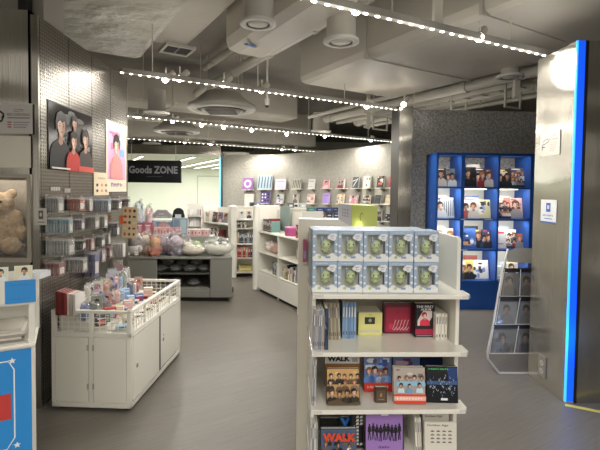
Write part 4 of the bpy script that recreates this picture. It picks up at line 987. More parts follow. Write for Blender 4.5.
# header display with cloud shaped top
Yh = YP+.6; a = atY(151.5, 237, Yh); b = atY(171.5, 209, Yh); w_ = b.x-a.x; h_ = b.z-zR
e = empty('header_display', ((a.x+b.x)/2, Yh, zR+.001))
MB().box(-w_*.48, w_*.48, 0, .1, 0, h_*.52, P('#6f8ca8', .4)).build('card_tray', e)
m = MB(); pts = []
for cxx, czz, rr, t0, t1 in ((-w_*.36, h_*.72, w_*.15, 1.25*PI, .6*PI), (-w_*.17, h_*.86, w_*.14, .85*PI, .35*PI), (w_*.17, h_*.86, w_*.14, .65*PI, .15*PI), (w_*.36, h_*.72, w_*.15, .4*PI, -.25*PI)):
    for i in range(6): t = t0+(t1-t0)*i/5; pts.append((cxx+rr*math.cos(t), czz+rr*math.sin(t)))
m.prism(pts, (.02, .03), 'y', P('#9a999d', .4)); hd = m.build('header_board', e)
m = MB(); m.glyphs(4, 0, h_*.8, h_*.09, .018, P('#e9e6e6', .4), w_*.3); m.glyphs(7, 0, h_*.7, h_*.09, .018, P('#e9e6e6', .4), w_*.6); m.build('lettering', hd)
m = MB(); m.ell(w_*.12, h_*.28, w_*.3, h_*.22, -.002, P('#c9a6a4', .4)); m.rect(-w_*.2, w_*.46, 0, h_*.2, -.0026, P('#a94b50', .4)); m.ell(w_*.0, h_*.47, w_*.07, h_*.06, -.002, P('#c9a6a4', .4)); m.ell(w_*.27, h_*.47, w_*.07, h_*.06, -.002, P('#c9a6a4', .4))
for s_ in (.03, .2): m.ell(w_*s_, h_*.3, w_*.02, h_*.02, -.003, M_BLACK, 8)
m.ell(-w_*.34, h_*.35, w_*.12, h_*.14, -.002, P('#9db6cc', .4)); m.build('print', e)
tag(e, 'cloud topped grey header display with a pink bear panel on the counter riser', 'display')
carton('gift_box', 'pale blue box standing right of the cloud topped display', 172.5, 187, 218, 237, YP+.62, .08, '#8fa3ac', lambda r, w, h, k: (r.rect(-w*.4, -w*.02, h*.1, h*.9, k, P('#74879a', .4)), r.rect(w*.05, w*.42, h*.1, h*.9, k, P('#a9c0c6', .4))), zR+.001)
# black topped backpack like pouch
Yb = YP+.72; p = atY(178.5, 236, Yb); s_ = Yb/F
m = MB(); H0 = (236-210)*s_; m.prism([(-6*s_, 0), (6*s_, 0), (6*s_, H0*.7), (4.5*s_, H0*.92), (1.5*s_, H0), (-1.5*s_, H0), (-4.5*s_, H0*.92), (-6*s_, H0*.7)], (-.02, .02), 'y', P('#17171a', .6))
o = m.build('pouch', loc=(p.x, Yb, zR+.001), bevel=.004); q = MB(); q.rect(-3*s_, 3*s_, H0*.62, H0*.76, -.0225, P('#c9c9cc', .5)); q.build('label_patch', o)
tag(o, 'black rounded pouch with a white patch behind the pale blue box', 'pouch')
for (px, py, w, h, c, c2, wd) in [(139, 222, 13, 17, '#8fb4cf', '#dfe8ee', 'blue and white'), (149, 221, 10, 12, '#d98aa0', '#f0ccd2', 'pink')]:
    p = atY(px, py, YP+.62); s_ = p.y/F; plush(p.x, p.y, zR+.001+.0, w*s_, (236-py+h)*s_, c, c2, f'{wd} plush toy peeking above the dusty pink boxes')

# =================================================================== white wire rack behind
Yr = 8.9; a = atY(186, 256, Yr); b = atY(203, 204, Yr)
e = empty('acrylic_rack', ((a.x+b.x)/2, Yr, 0)); w_ = b.x-a.x; H0 = b.z
m = MB(); m.box(-w_/2, w_/2, .1, .12, 0, H0, M_WHITE); m.box(w_/2-.02, w_/2, -.1, .12, 0, H0*.97, M_WHITE); m.box(-w_/2, w_/2, -.1, .12, 0, .05, M_WHITE); m.build('back_board', e)
m = MB()
for i in range(5): z = .25+i*(H0-.3)/5; m.box(-w_/2, w_/2, -.08, .1, z, z+.012, M_WHITE)
m.build('shelf', e)
tag(e, 'white narrow rack of small goods between the riser and the bookshelves', 'rack')
for i in range(10):
    r_, c_ = divmod(i, 5); z = .25+(4-r_)*(H0-.3)/5+.013
    o = MB().box(-.025, .025, -.01, .01, 0, .13, P(['#d9cfd2', '#e8e8e4', '#c08a9a', '#efeeea', '#c9c9cc'][(i*3) % 5], .4)).build('small_case', loc=((a.x+b.x)/2-w_/2+.045+c_*.065, Yr-.02, z), rot=(-.1, 0, 0))
    tag(o, f'{ORD[c_]} small pale case from the left, {"top" if r_==0 else "second"} shelf of narrow white rack', 'case', 'pale cases on the narrow white rack')

# =================================================================== white bookshelves
def bookshelf(name, label, A, B, depth, levels, H, bays, endL=False, endR=False, drawers=False, back=True):
    """front runs from floor point A (left) to B (right) as seen from the aisle; local +y goes into the shelf"""
    d = B-A; L_ = math.hypot(d.x, d.y); an = math.atan2(d.y, d.x)
    e = empty(name, (A.x, A.y, 0), (0, 0, an)); t = .022
    m = MB(); m.box(0, L_, depth-.015, depth, 0, H-.05 if back else .3, M_CREAM if not back else M_WHITE); m.build('back_panel', e)
    for i in range(bays+1):
        x = L_*i/bays; MB().box(max(0, x-t/2), min(L_, x+t/2), .005, depth, 0, levels[-1]+.0 if 0 < i < bays else H, M_WHITE).build('upright', e, bevel=.002)
    for z in levels: MB().box(0, L_, 0, depth, z-t, z, M_WHITE).build('shelf', e, bevel=.002)
    if drawers:
        for i in range(bays):
            MB().box(L_*i/bays+.008, L_*(i+1)/bays-.008, -.012, .0, .05, levels[0]-.03, M_WHITE).build('drawer', e, bevel=.003)
        MB().box(.01, L_-.01, .03, depth, 0, .05, M_DKBASE).build('plinth', e)
        MB().box(.01, L_-.01, .02, depth-.02, .05, levels[0]-.025, M_CREAM).build('drawer_box', e)
    for f_, x0, x1 in ((endL, -.1, -.001), (endR, L_+.001, L_+.1)):
        if f_: MB().box(x0, x1, -.06, depth+.03, 0, H+.03, M_WHITE).build('end_panel', e, bevel=.02)
    tag(e, label, 'bookshelf')
    return Matrix.Translation((A.x, A.y, 0)) @ Matrix.Rotation(an, 4, 'Z'), L_
SPW = {'#7b3b3b':'maroon','#30405e':'navy','#d8d2c6':'off white','#a63a3a':'red','#4b4a4e':'charcoal','#c9a83e':'mustard','#8e9aa6':'grey blue','#e9e5da':'white','#5d6f8f':'slate blue','#c79aa8':'pink','#22242c':'black','#6d8f8a':'teal grey','#b8a88e':'tan'}
def fill(T, x0, x1, z, hmax, n, tint, where, grp, depth=.2, seed=0, lean=.0, thick=(.02, .045), y0=.03):
    rnd = random.Random(seed); x = x0; i = 0
    while i < n and x < x1:
        t = rnd.uniform(*thick); h = hmax*rnd.uniform(.7, .97); c = rnd.choice(tint)
        m = MB(); w = depth*rnd.uniform(.7, .9)
        m.box(0, t, 0, w, 0, h, P(c, .4)); m.box(.002, t-.002, .004, w+.001, h-.001, h+.001, P('#e9e6dc', .8)); m.rect(t*.25, t*.75, h*.55, h*.85, -.0008, P('#e6e2d8' if c not in ('#d8d2c6', '#e9e5da') else '#8a3a44', .5)); m.rect(t*.3, t*.7, h*.12, h*.2, -.0008, P('#d9c9a0', .5))
        o = m.build('book'); o.matrix_world = T @ Matrix.Translation((x, y0, z+.001)) @ Matrix.Rotation(rnd.uniform(-lean, lean), 4, 'Y')
        tag(o, f'{SPW[c]} book spine, {ORD[i]} from the left {where}', 'book', grp)
        x += t+.003+lean*.05; i += 1
    return x
# unit A: right of the aisle, with drawers (far end left)
A = atZ(258, 290.5, 0); B = atZ(300, 312, 0)
lv = [.34, .635, .95]
T3, L3 = bookshelf('bookshelf', 'white bookshelf with two lower drawers right of the aisle', A, B, .34, lv, 1.32, 2, endL=True, drawers=True)
C1 = ['#7b3b3b', '#8e9aa6', '#d8d2c6', '#a63a3a', '#4b4a4e', '#6d8f8a', '#b8a88e', '#22242c']
fill(T3, .06, L3/2, .95, .22, 8, ['#a63a3a', '#8e9aa6', '#6d8f8a', '#7b3b3b', '#4b4a4e', '#e9e5da'], 'on the top shelf of the drawer bookshelf', 'books on the drawer bookshelf', seed=3, y0=.05)
fill(T3, L3*.83, L3-.05, .95, .2, 4, ['#7b3b3b', '#a63a3a', '#d8d2c6', '#c79aa8'], 'of the right group, top shelf of drawer bookshelf', 'books on the drawer bookshelf', seed=5, y0=.05)
fill(T3, L3*.34, L3/2-.03, .34, .21, 6, ['#d8d2c6', '#e9e5da', '#8e9aa6', '#4b4a4e'], 'on the bottom left shelf, drawer bookshelf', 'books on the drawer bookshelf', seed=6)
fill(T3, L3*.58, L3-.05, .34, .22, 12, ['#c9a83e', '#d8d2c6', '#4b4a4e', '#8e9aa6', '#e9e5da', '#22242c'], 'on the bottom right shelf, drawer bookshelf', 'books on the drawer bookshelf', seed=8)
def place(mb, name, T, loc, label, cat, rz=0, rx=0, bevel=.002, grp=None):
    o = mb.build(name, bevel=bevel); o.matrix_world = T @ Matrix.Translation(loc) @ Matrix.Rotation(rz, 4, 'Z') @ Matrix.Rotation(rx, 4, 'X'); return tag(o, label, cat, grp)
m = MB(); m.cyl((0, 0, 0), (0, 0, .11), .1, P('#b8568e', .4), 20); m.cyl((0, 0, .11), (0, 0, .125), .103, P('#d489b4', .4), 20); place(m, 'round_tin', T3, (L3*.64, .13, .951), 'round pink tin on the top shelf of the drawer bookshelf', 'tin', bevel=0)
m = MB(); m.box(-.09, .09, 0, .03, 0, .2, P('#a4ad4e', .4)); m.rect(-.07, .07, .08, .17, -.001, P('#d8c66a', .4)); place(m, 'gift_box', T3, (L3*.66, .27, .951), 'yellow green box standing behind the pink tin', 'box')
m = MB(); m.prism([(-.16, 0), (.16, 0), (.16, .33), (.13, .37), (-.13, .37), (-.16, .33)], (0, .02), 'y', P('#84968f', .5)); place(m, 'display_board', T3, (.34, .285, .98), 'grey green rounded board behind the drawer bookshelf books', 'board')
for j, (x_, c, wd) in enumerate([(.1, '#dcd2c6', 'cream'), (.27, '#d9b3a8', 'peach pink')]):
    m = MB(); m.ball((0, 0, .06), (.1, .08, .06), P(c, .9)); m.ball((.05, 0, .13), (.06, .05, .05), P(c, .9)); m.ball((-.05, -.02, .12), (.05, .05, .04), P('#efe8df', .9)); place(m, 'soft_pouch', T3, (x_+.08, .13, .636), f'{wd} soft pouch on the middle left shelf of the drawer bookshelf', 'pouch', bevel=0)
m = MB(); m.box(-.1, .1, 0, .06, 0, .14, P('#c7c2b6', .5)); m.rect(-.06, .06, .04, .1, -.001, P('#9a9588', .5)); place(m, 'carton_box', T3, (L3*.8, .14, .636), 'pale carton on the middle right shelf of the drawer bookshelf', 'box')
# unit B: facing the camera, behind
A = atZ(236, 277.5, 0); B = atZ(262, 277, 0)
T2, L2 = bookshelf('bookshelf', 'tall narrow white bookshelf between the two aisle shelves', A, B, .34, [.1, .36, .62, .9, 1.06], 1.27, 1, endL=True)
fill(T2, .02, .3, .9, .13, 5, ['#e9e5da', '#22242c', '#8e9aa6'], 'on the fourth shelf, narrow bookshelf', 'books on the tall narrow bookshelf', seed=11)
fill(T2, .02, .32, .62, .22, 8, ['#5d6f8f', '#30405e', '#b8a88e', '#4b4a4e', '#8e9aa6'], 'on the third shelf, narrow bookshelf', 'books on the tall narrow bookshelf', seed=12)
fill(T2, .02, .32, .36, .22, 7, ['#7b3b3b', '#a63a3a', '#30405e', '#b8a88e', '#22242c'], 'on the second shelf, narrow bookshelf', 'books on the tall narrow bookshelf', seed=13)
m = MB(); m.box(-.12, .12, 0, .16, 0, .1, P('#c2b25e', .5)); m.rect(-.1, .1, .02, .06, -.001, P('#e8e1b8', .5)); place(m, 'carton_box', T2, (.17, .04, .101), 'flat mustard box on the bottom shelf of the tall narrow bookshelf', 'box')
for j in range(2):
    m = MB(); m.box(-.05, .05, -.01, .01, 0, .15, P(['#d9d9d6', '#cfc0b4'][j], .4)); person(m, 0, .01, .12, -.011, hair='#1a1614'); place(m, 'photo_album', T2, (.1+.13*j, .08, 1.061), ['white portrait album on top of the tall narrow bookshelf', 'beige portrait album on top of the tall narrow bookshelf'][j], 'album', bevel=0, rx=-.1)
# unit C: left of it
A = atZ(203, 268.5, 0); B = atZ(228, 275.5, 0)
T1, L1 = bookshelf('bookshelf', 'white bookshelf left of the tall narrow one, behind the plush counter', A, B, .34, [.12, .4, .66, .95], 1.29, 1)
fill(T1, .04, .2, .95, .24, 4, ['#30405e', '#22242c', '#d8d2c6'], 'on the top shelf behind the plush counter', 'books behind the plush counter', seed=21)
for j, c in enumerate(['#5d5560', '#77708a', '#b39a8e']):
    m = MB(); m.box(-.07, .07, -.012, .012, 0, .2, P(c, .35)); art(m, 'two', .14, .2, -.013); place(m, 'photo_album', T1, (.3+j*.15, .08+.03*j, .951), ['dark mauve', 'greyish purple', 'tan'][j]+' face out album on the top shelf behind the plush counter', 'album', rx=-.12, bevel=0)
fill(T1, .2, L1-.05, .66, .2, 9, ['#e9e5da', '#d8d2c6', '#7b3b3b', '#30405e', '#22242c'], 'on the second shelf behind the plush counter', 'books behind the plush counter', seed=22)
fill(T1, .3, L1-.05, .4, .2, 9, ['#a63a3a', '#30405e', '#22242c', '#5d6f8f'], 'on the third shelf behind the plush counter', 'books behind the plush counter', seed=23)
# cream low units behind the drawer bookshelf, navy boxes
def simple_unit(label, px0, px1, pyt, Y, depth, lines=2):
    a = atY(px0, pyt, Y); b = atY(px1, pyt, Y); e = empty('low_cabinet', (a.x, Y, 0)); w = b.x-a.x; H = a.z
    MB().box(0, w, 0, depth, .04, H, M_CREAM).build('body', e, bevel=.004); MB().box(.02, w-.02, .03, depth-.03, 0, .04, M_DKBASE).build('plinth', e)
    for i in range(lines): MB().box(.01, w-.01, -.006, .004, H-.075*(i+1), H-.075*(i+1)+.065, M_CREAM).build('drawer', e, bevel=.002)
    MB().box(-.01, w+.01, -.015, depth, H, H+.02, M_WHITE).build('top', e, bevel=.002)
    tag(e, label, 'cabinet'); return a, w, H
a1, w1, H1 = simple_unit('long cream cabinet of shallow drawers behind the drawer bookshelf', 275, 306, 209, 8.3, .45, 4)
a2, w2, H2 = simple_unit('cream cabinet under the navy boxes in front of the curved wall', 306, 342, 219, 7.6, .5, 3)
a3, w3, H3 = simple_unit('low white cabinet in front of the left part of the curved wall', 228, 274, 207, 10.2, .4, 2)
for i, (px, c, wd) in enumerate([(247, '#dfdfdc', 'white'), (252, '#4a4f5e', 'slate'), (258, '#7c86a4', 'blue grey'), (277, '#b8a5c6', 'lilac'), (291, '#5b6a6e', 'dark teal'), (296, '#dcdcd6', 'ivory'), (303, '#c9d2d6', 'pale blue')]):
    Y = 10.3 if px < 274 else 8.45; H = (H3 if px < 274 else H1)+.021; x = atY(px, 205, Y).x
    m = MB(); m.box(-.06, .06, -.02, .02, 0, .09, P(c, .4)); m.rect(-.03, .03, .02, .06, -.0208, P('#2b2b33' if i % 2 else '#efefef', .4)); o = m.build('small_box', loc=(x, Y, H)); tag(o, f'{wd} small box standing on a low cabinet before the curved wall', 'box')
for i, (x0, x1, c, wd) in enumerate([(307, 315.8, '#4a7a78', 'teal'), (316.2, 325, '#24366e', 'navy'), (325.4, 332.5, '#2d3f72', 'dark blue'), (333, 338, '#1b2a5c', 'deep navy')]):
    Y = 7.75; aa = atY(x0, 211.8, Y); bb = atY(x1, 207.6, Y); 
    m = MB(); w = bb.x-aa.x; m.box(0, w, 0, .1, 0, bb.z-aa.z, P(c, .4)); m.glyphs([5, 4, 5, 3][i], w/2, (bb.z-aa.z)/2, .035, -.001, P('#c9d6e4', .4), w*.6); o = m.build('header_card', loc=(aa.x, Y, aa.z)); tag(o, f'{wd} header card over the navy counter display', 'header card')
    q = MB(); q.box(w/2-.008, w/2+.008, .02, .03, -(aa.z-H2-.02), 0, M_RAIL); q.build('stem', o)
aa = atY(307, 219, 7.85); bb = atY(338, 212, 7.85); m = MB(); m.box(0, bb.x-aa.x, 0, .15, 0, bb.z-H2-.02, P('#8e939e', .4)); o = m.build('counter_display', loc=(aa.x, 7.85, H2+.021)); tag(o, 'grey counter display below the navy header cards', 'display')
for i, (px, c) in enumerate([(315, '#3d3a44'), (322, '#8a5a52'), (329, '#22242c'), (336, '#1f2b4f')]):
    x = atY(px, 216, 7.78).x; m = MB(); m.box(-.05, .05, -.012, .012, 0, .075, P(c, .4)); m.rect(-.03, .03, .03, .05, -.013, P('#c9c9cc', .4)); o = m.build('small_box', loc=(x, 7.72, H2+.021)); tag(o, ['charcoal', 'brown', 'black', 'navy'][i]+' small box in front of the grey counter display', 'box')

# =================================================================== curved wall ledges with albums
UP = [(249, 178, 11, '#8a5aa0', 'disc', 'purple', None), (266, 175, 15, '#b6c6d2', 'zig', 'large pale blue', '#4a6a7c'), (283, 179, 13, '#ddcfe0', 'title', 'pale lilac', '#a8a0c8'), (299.5, 179, 12, '#b9b8a6', 'zig', 'striped', '#24262a'), (314.5, 179, 9, '#e4e2de', 'title', 'white', '#b7b4b0'), (329, 180, 9, '#e08a98', 'face', 'pink', '#f0c0c8'), (344, 179, 11, '#b9a39c', 'two', 'beige', None), (359, 177, 10, '#3c4446', 'slash', 'dark slashed', None), (370.5, 176, 12, '#c9d0bc', 'dots', 'white and green', None), (384.5, 176, 11, '#2d302e', 'patch', 'black multicoloured', '#e0704e'), (396, 175.5, 8, '#d8606a', 'face', 'red', '#c23b44')]
LO = [(250, 194, 9, '#e6e3dc', 'title', 'plain white', '#d2cfc8'), (266.5, 191.5, 10, '#6a5a9a', 'dots', 'purple dotted', None), (282.5, 194, 9, '#dcdcd8', 'patch', 'white printed', '#5a6474'), (298.5, 194, 8, '#c2beb6', 'face', 'grey', '#6a6660'), (313.5, 194, 11, '#dcc0b8', 'patch', 'pink and cream', '#c47a7a'), (329, 193, 9, '#a98fd0', 'title', 'violet', '#8a6cc0'), (343.5, 194, 10, '#d8c29a', 'patch', 'yellow and rose', '#c86a6a'), (357, 195, 12, '#e0b4be', 'face', 'soft pink', '#d98a9a'), (370.5, 195, 12, '#dedbd2', 'group', 'ivory', None), (382, 195, 9, '#232427', 'title', 'black', '#5a5a5e'), (392.5, 195, 9, '#d8c8a8', 'title', 'cream', '#b8a480')]
TH = [(383, 209, 8, '#8e9496', 'two', 'grey photo', None), (392, 214, 7, '#2a2a2c', 'dots', 'small black', None)]
random.seed(11)
for rn, (lst, yb) in enumerate(((UP, (189.5, 187.5)), (LO, (203, 204)), (TH, (221, 221)))):
    for i, (px, yt, pw, c, kind, wd, c2) in enumerate(lst):
        ybase = yb[0]+(yb[1]-yb[0])*(px-249)/147
        p, an = wallpt(px, ybase); s_ = p.y/F
        w = pw*s_*1.02; h = (ybase-yt)*s_
        nx = Vector((math.sin(an), -math.cos(an), 0))
        q = p+nx*.11
        z0 = atY(px, ybase, q.y).z
        row = ['upper row', 'lower row', 'third row'][rn]
        e = empty('wall_ledge', (p.x, p.y, z0), (0, 0, an)); lw = max(w, .24)
        MB().box(-lw/2, lw/2, -.17, 0, -.02, -.003, M_WHITE2).build('ledge_board', e, bevel=.002)
        MB().prism([(-.001, -.09), (-.12, -.02), (-.001, -.02)], (-.012, .012), 'x', P('#86837a', .4)).build('bracket', e)
        tag(e, f'small white ledge, {ORD[i]} from the light strip, {row} of the curved wall', 'wall shelf')
        book('album', f'{wd} album, {ORD[i]} ledge from the light strip, {row} of the curved wall', 'album', f'albums on the {row} of the curved wall', w, h*1.0, .03, c, kind, (q.x, q.y, z0-.002), (-.13, 0, an+random.uniform(-.12, .12)), c2, parts=False)

# =================================================================== BLUE BOOKCASE
YB = 5.85; xl = atY(435, 230, YB).x; xr_ = atY(533, 230, YB).x; zs = [atY(485, y, YB).z for y in (154, 187, 219, 249.5, 281)]
dv = [atY(x, 230, YB).x for x in (462.5, 497.5, 529)]
e = empty('bookcase', (0, YB, 0)); D = .42; bt = .022
def bb(n, *a, **k): return MB().box(*a, M_BLUEC).build(n, e, bevel=.002)
bb('side_panel', xl, xl+.03, 0, D, 0, zs[0]); bb('side_panel', dv[2], xr_, 0, D, 0, zs[0])
bb('top_panel', xl, xr_, -.003, D, zs[0]-.02, zs[0]+.012)
bb('divider', dv[0]-.034, dv[0]+.014, .0, D, zs[4], zs[0]-.02); bb('divider', dv[1]-.014, dv[1]+.014, .0, D, zs[4], zs[0]-.02)
for z in zs[1:]: bb('shelf', xl+.03, dv[2], .002, D, z-bt, z)
bb('plinth', xl+.03, dv[2], .01, D, 0, zs[4]-bt)
MB().box(xl+.03, dv[2], D-.01, D, zs[4], zs[1], P('#d3d3c6', .6)).build('back_panel', e)
tag(e, 'royal blue bookcase of albums against the dark textured wall', 'bookcase')
m = MB(); 
bays = [(xl+.03, dv[0]-.034), (dv[0]+.014, dv[1]-.014), (dv[1]+.014, dv[2])]
for r_ in range(4):
    for b_, (x0, x1) in enumerate(bays):
        q = MB(); q.box(x0+.06, x1-.06, .2, .215, zs[r_]-bt-.012 if r_ else zs[0]-.032, zs[r_]-bt if r_ else zs[0]-.02, P('#fff3df', .3, emit=1.5)); 
        if (r_, b_) in ((1, 1), (1, 2), (2, 0)): q.build('shelf_light', e)
        l = bpy.data.lights.new('shelf', 'AREA'); l.shape = 'RECTANGLE'; l.size = x1-x0-.08; l.size_y = .02; l.energy = 1.8 if r_ else 1.0; l.color = (1, .97, .9)
        lo = bpy.data.objects.new('shelf_lamp', l); COL.objects.link(lo); lo.location = ((x0+x1)/2, YB+.03, zs[r_]-bt-.016 if r_ else zs[0]-.036)
        lo.rotation_euler = (.7, 0, 0)
BC = {  # row, bay: list (offset frac, width frac, height frac, colour, kind, word, c2)
 (0,0): [(.25,.5,.58,'#2a2327','face','black portrait',None), (.72,.45,.56,'#5d6468','two','slate',None)],
 (0,1): [(.26,.45,.62,'#1f1c20','face','black haired portrait','#17171a'), (.62,.36,.6,'#4a4048','two','dark duo',None), (.88,.22,.55,'#6a3a55','face','plum',None)],
 (0,2): [(.28,.5,.58,'#33292a','two','brown duo',None), (.76,.48,.62,'#3f4b78','group','blue group',None)],
 (1,0): [(.2,.4,.68,'#cfd6d6','two','pale duo',None), (.68,.5,.66,'#b9bfc2','zig','silver striped','#4a5058')],
 (1,1): [(.3,.55,.66,'#d9d5cf','two','white couple','#b85a50'), (.78,.4,.6,'#cfc79a','patch','pale gold patterned','#4a4a3e')],
 (1,2): [(.28,.52,.68,'#b86a62','group','coral group','#22262c'), (.76,.46,.66,'#c9a39a','face','rosy portrait','#8f8f92')],
 (2,0): [(.25,.45,.66,'#d6d6d2','face','white portrait','#1f1f22'), (.72,.42,.64,'#c4c6c8','face','light grey portrait','#15171c')],
 (2,1): [(.27,.5,.66,'#3f5f9c','patch','blue abstract','#c99a7a'), (.6,.26,.62,'#8a6a62','face','brown',None), (.84,.26,.62,'#3a3f5e','two','indigo duo',None)],
 (2,2): [(.24,.36,.68,'#b7b9bc','title','red topped','#b03a3a'), (.56,.48,.62,'#e2e2dc','group','white group','#1c1d20'), (.88,.22,.5,'#6a5a52','face','umber',None)],
 (3,0): [(.4,.5,.6,'#b8b2a8','face','sandy portrait',None)],
 (3,1): [(.24,.46,.62,'#c2a85e','two','gold duo','#55502e'), (.7,.54,.6,'#d9d9d2','patch','white abstract','#3a3f48')],
 (3,2): [(.25,.4,.55,'#a8b4b4','title','pale teal','#dfe6e6'), (.7,.4,.55,'#c9c2b4','face','ivory portrait',None)]}
random.seed(3)
for (r_, b_), its in BC.items():
    x0, x1 = bays[b_]; W_ = x1-x0; z = zs[r_+1]; Hh = zs[r_]-zs[r_+1]
    for j, (fx, fw, fh, c, kind, wd, c2) in enumerate(its):
        book('album', f'{wd} album in the blue bookcase, {["top","second","third","bottom"][r_]} row, {["left","middle","right"][b_]} bay', 'album', 'albums in the blue bookcase', W_*fw, Hh*fh, .02, c, kind, (x0+W_*fx, YB+.13+.03*(j % 2), z+.001), (-.15, 0, random.uniform(-.05, .05)), c2, parts=False)
# albums behind them, second layer
for (r_, b_) in [(1,0),(1,1),(1,2),(2,0),(2,1),(2,2),(3,1),(0,1)]:
    x0, x1 = bays[b_]; W_ = x1-x0; z = zs[r_+1]; Hh = zs[r_]-zs[r_+1]
    c = ['#aab4b8', '#d8cfc4', '#8f4a46', '#dfe2e0', '#5a6f9c', '#c9cbc6', '#b0b8b8', '#2a2a30'][(r_*3+b_) % 8]
    book('album', f'half hidden album, {["top","second","third","bottom"][r_]} row, {["left","middle","right"][b_]} bay of the blue bookcase', 'album', 'albums in the blue bookcase', W_*.42, Hh*.72, .02, c, 'title', (x0+W_*.5, YB+.26, z+.001), (-.1, 0, 0), '#4a4e58', parts=False)
m = MB()
for i, (x, y) in enumerate(((463, 219), (488, 219.3), (463, 249.6))):
    p = atY(x, y, YB-.004); q = MB(); q.box(-.05 if i else -.03, .06 if i else .03, -.003, .0, -.012, .002, P('#b9bcc0', .4)); o = q.build('shelf_tag', loc=p); tag(o, ['small price strip on the second shelf edge at the left divider of the blue bookcase', 'long price strip on the second shelf edge in the middle bay of the blue bookcase', 'price strip on the third shelf edge at the left divider of the blue bookcase'][i], 'price strip')

# =================================================================== ACRYLIC RACK beside right pylon
YR = 3.765
def rp(x, y, Y=YR): return atY(x, y, Y)
lean = .22; zt_ = rp(507, 249).z
def ry(z): return YR+lean*(z/1.3)   # slope backwards
def rk(px, py):
    # intersect with the leaning plane y = YR + k z
    d = ray(px, py); k = lean/1.3; t = (YR+k*CAMZ)/(d.y-k*d.z); return Vector((0, 0, CAMZ))+d*t
e = empty('card_rack', (0, 0, 0))
mw = P('#c9c9c6', .3, .5)
m = MB(); m.tube([rk(508, 249), rk(503, 268), rk(494, 320), rk(487.5, 352), rk(488, 359), rk(499, 373), rk(533, 373.5), rk(560, 373.5)], .011, mw, 8); m.build('frame_tube', e)
m = MB(); pts = [rk(508, 262), rk(508, 251), rk(516, 248.5), rk(526, 248), rk(540, 249), rk(560, 250), rk(560, 265)]
m.add([tuple(p) for p in pts]+[tuple(p+Vector((0, .01, 0))) for p in pts], [tuple(range(7)), tuple(range(13, 6, -1))], P('#9b9a94', .35, .3)); m.build('header_panel', e)
m = MB(); pb = [rk(503, 264), rk(560, 265), rk(560, 356), rk(491, 354)]; off = Vector((0, .02, 0)); m.quad(*[tuple(p+off) for p in pb], M_POCKET); m.build('back_sheet', e)
for r_, (ya, yb) in enumerate(((268, 296), (296.5, 324), (324.5, 353))):
    xl_ = [502.5, 498, 492][r_]; xl2 = [498.5, 492.5, 488.5][r_]
    m = MB(); a, b, c, d = rk(xl_+1, ya), rk(560, ya), rk(560, ya+4), rk(xl_, ya+4); o2 = Vector((0, -.012, 0)); m.quad(tuple(d+o2), tuple(c+o2), tuple(b+o2), tuple(a+o2), M_BLACK)
    m.build('label_strip', e)
    m = MB()
    for xx in (xl_+.3, 520-r_*1.5, 537): 
        m.cyl(rk(xx+(1 if xx < 519 else 0), ya+1)+o2, rk(xx-(3.5 if xx < 519 else 1), yb)+o2, .004, mw, 6)
    m.cyl(rk(xl2+1, yb)+o2, rk(560, yb)+o2, .005, mw, 6); m.build('pocket_frame', e)
    for c_, (x0, x1) in enumerate(((xl_+1.5, 519-r_*1.5), (521-r_*1.5, 536.5))):
        m = MB(); A, B, C_, D_ = rk(x0, ya+5), rk(x1, ya+5), rk(x1-1, yb-1), rk(x0-2.5, yb-1); o3 = Vector((0, -.002, 0))
        m.quad(tuple(D_+o3), tuple(C_+o3), tuple(B+o3), tuple(A+o3), P(['#77716a', '#7d7f82', '#626264'][r_], .35))
        o = m.build('photo_sheet'); w = (B-A).length; cxm = (A+C_)/2
        r = MB(Matrix.Translation((C_+D_)/2+Vector((0, -.004, 0))) @ Matrix.Rotation(-math.atan(lean/1.3), 4, 'X')); person(r, 0, 0, (A.z-D_.z)*.9, -.002, ['#55504c', '#6a6c70', '#2a2a2e'][r_], '#1b1817', skin='#9a8272' if c_ == 0 else '#8a7c70'); r.build('print', o)
        r = MB(); o4 = Vector((0, -.012, 0)); r.quad(tuple(D_+o4), tuple(C_+o4), tuple(B+o4), tuple(A+o4), M_POCKET); r.build('clear_pocket', o)
        tag(o, f'dim portrait sheet, {["left","right"][c_]} pocket of the {["top","middle","bottom"][r_]} row, leaning card rack', 'photo sheet')
tag(e, 'leaning metal framed card rack tucked behind the right steel pillar', 'card rack')

# =================================================================== CENTRAL TOWER
YT = 2.0
def t(px, py, Y=YT): return atY(px, py, Y)
TX0 = t(311.3, 350).x; TX1 = t(458.5, 350).x; ztop = t(457, 237.5).z
YTB = 2.33; YSF = 1.9
zS = [atY(390, y, YSF).z for y in (294.8, 352.5, 410)]
zS = zS+[zS[2]-(zS[1]-zS[2]), .1]
print('tower', TX0, TX1, ztop, zS)
e = empty('shelf_tower', (0, 0, 0)); pt = .018
for n_, x in (('side_panel', TX0), ('side_panel', TX1-pt)):
    MB().prism([(YT, 0), (YTB, 0), (YTB, ztop), (YT+.012, ztop), (YT, ztop-.012)], (x, x+pt), 'x', M_WHITE).build(n_, e, bevel=.002)
MB().box(TX0+pt, TX1-pt, YTB-.015, YTB, 0, ztop-.01, M_CREAM).build('back_panel', e)
for i, z in enumerate(zS):
    m = MB(); x1s = TX1-.002
    m.prism([(TX0-.004, YTB-.015), (TX0-.004, YSF), (x1s, YSF), (x1s+.014, YSF+.02), (x1s+.014, YT-.005), (TX1-pt, YT-.004), (TX1-pt, YTB-.015)][::-1], (z-.02, z), 'z', M_SHELFTOP)
    sh = m.build('shelf', e, bevel=.002)
    if i < 3:
        q = MB(); q.box(TX0+.002, TX0+.045, YSF-.004, YSF, z-.014, z-.001, M_ACRYL); q.box(TX1-.03, TX1+.008, YSF-.004, YSF, z-.014, z-.001, M_ACRYL); q.build('label_clip', sh)
tag(e, 'white shelf tower of albums standing alone in the foreground', 'shelf tower')
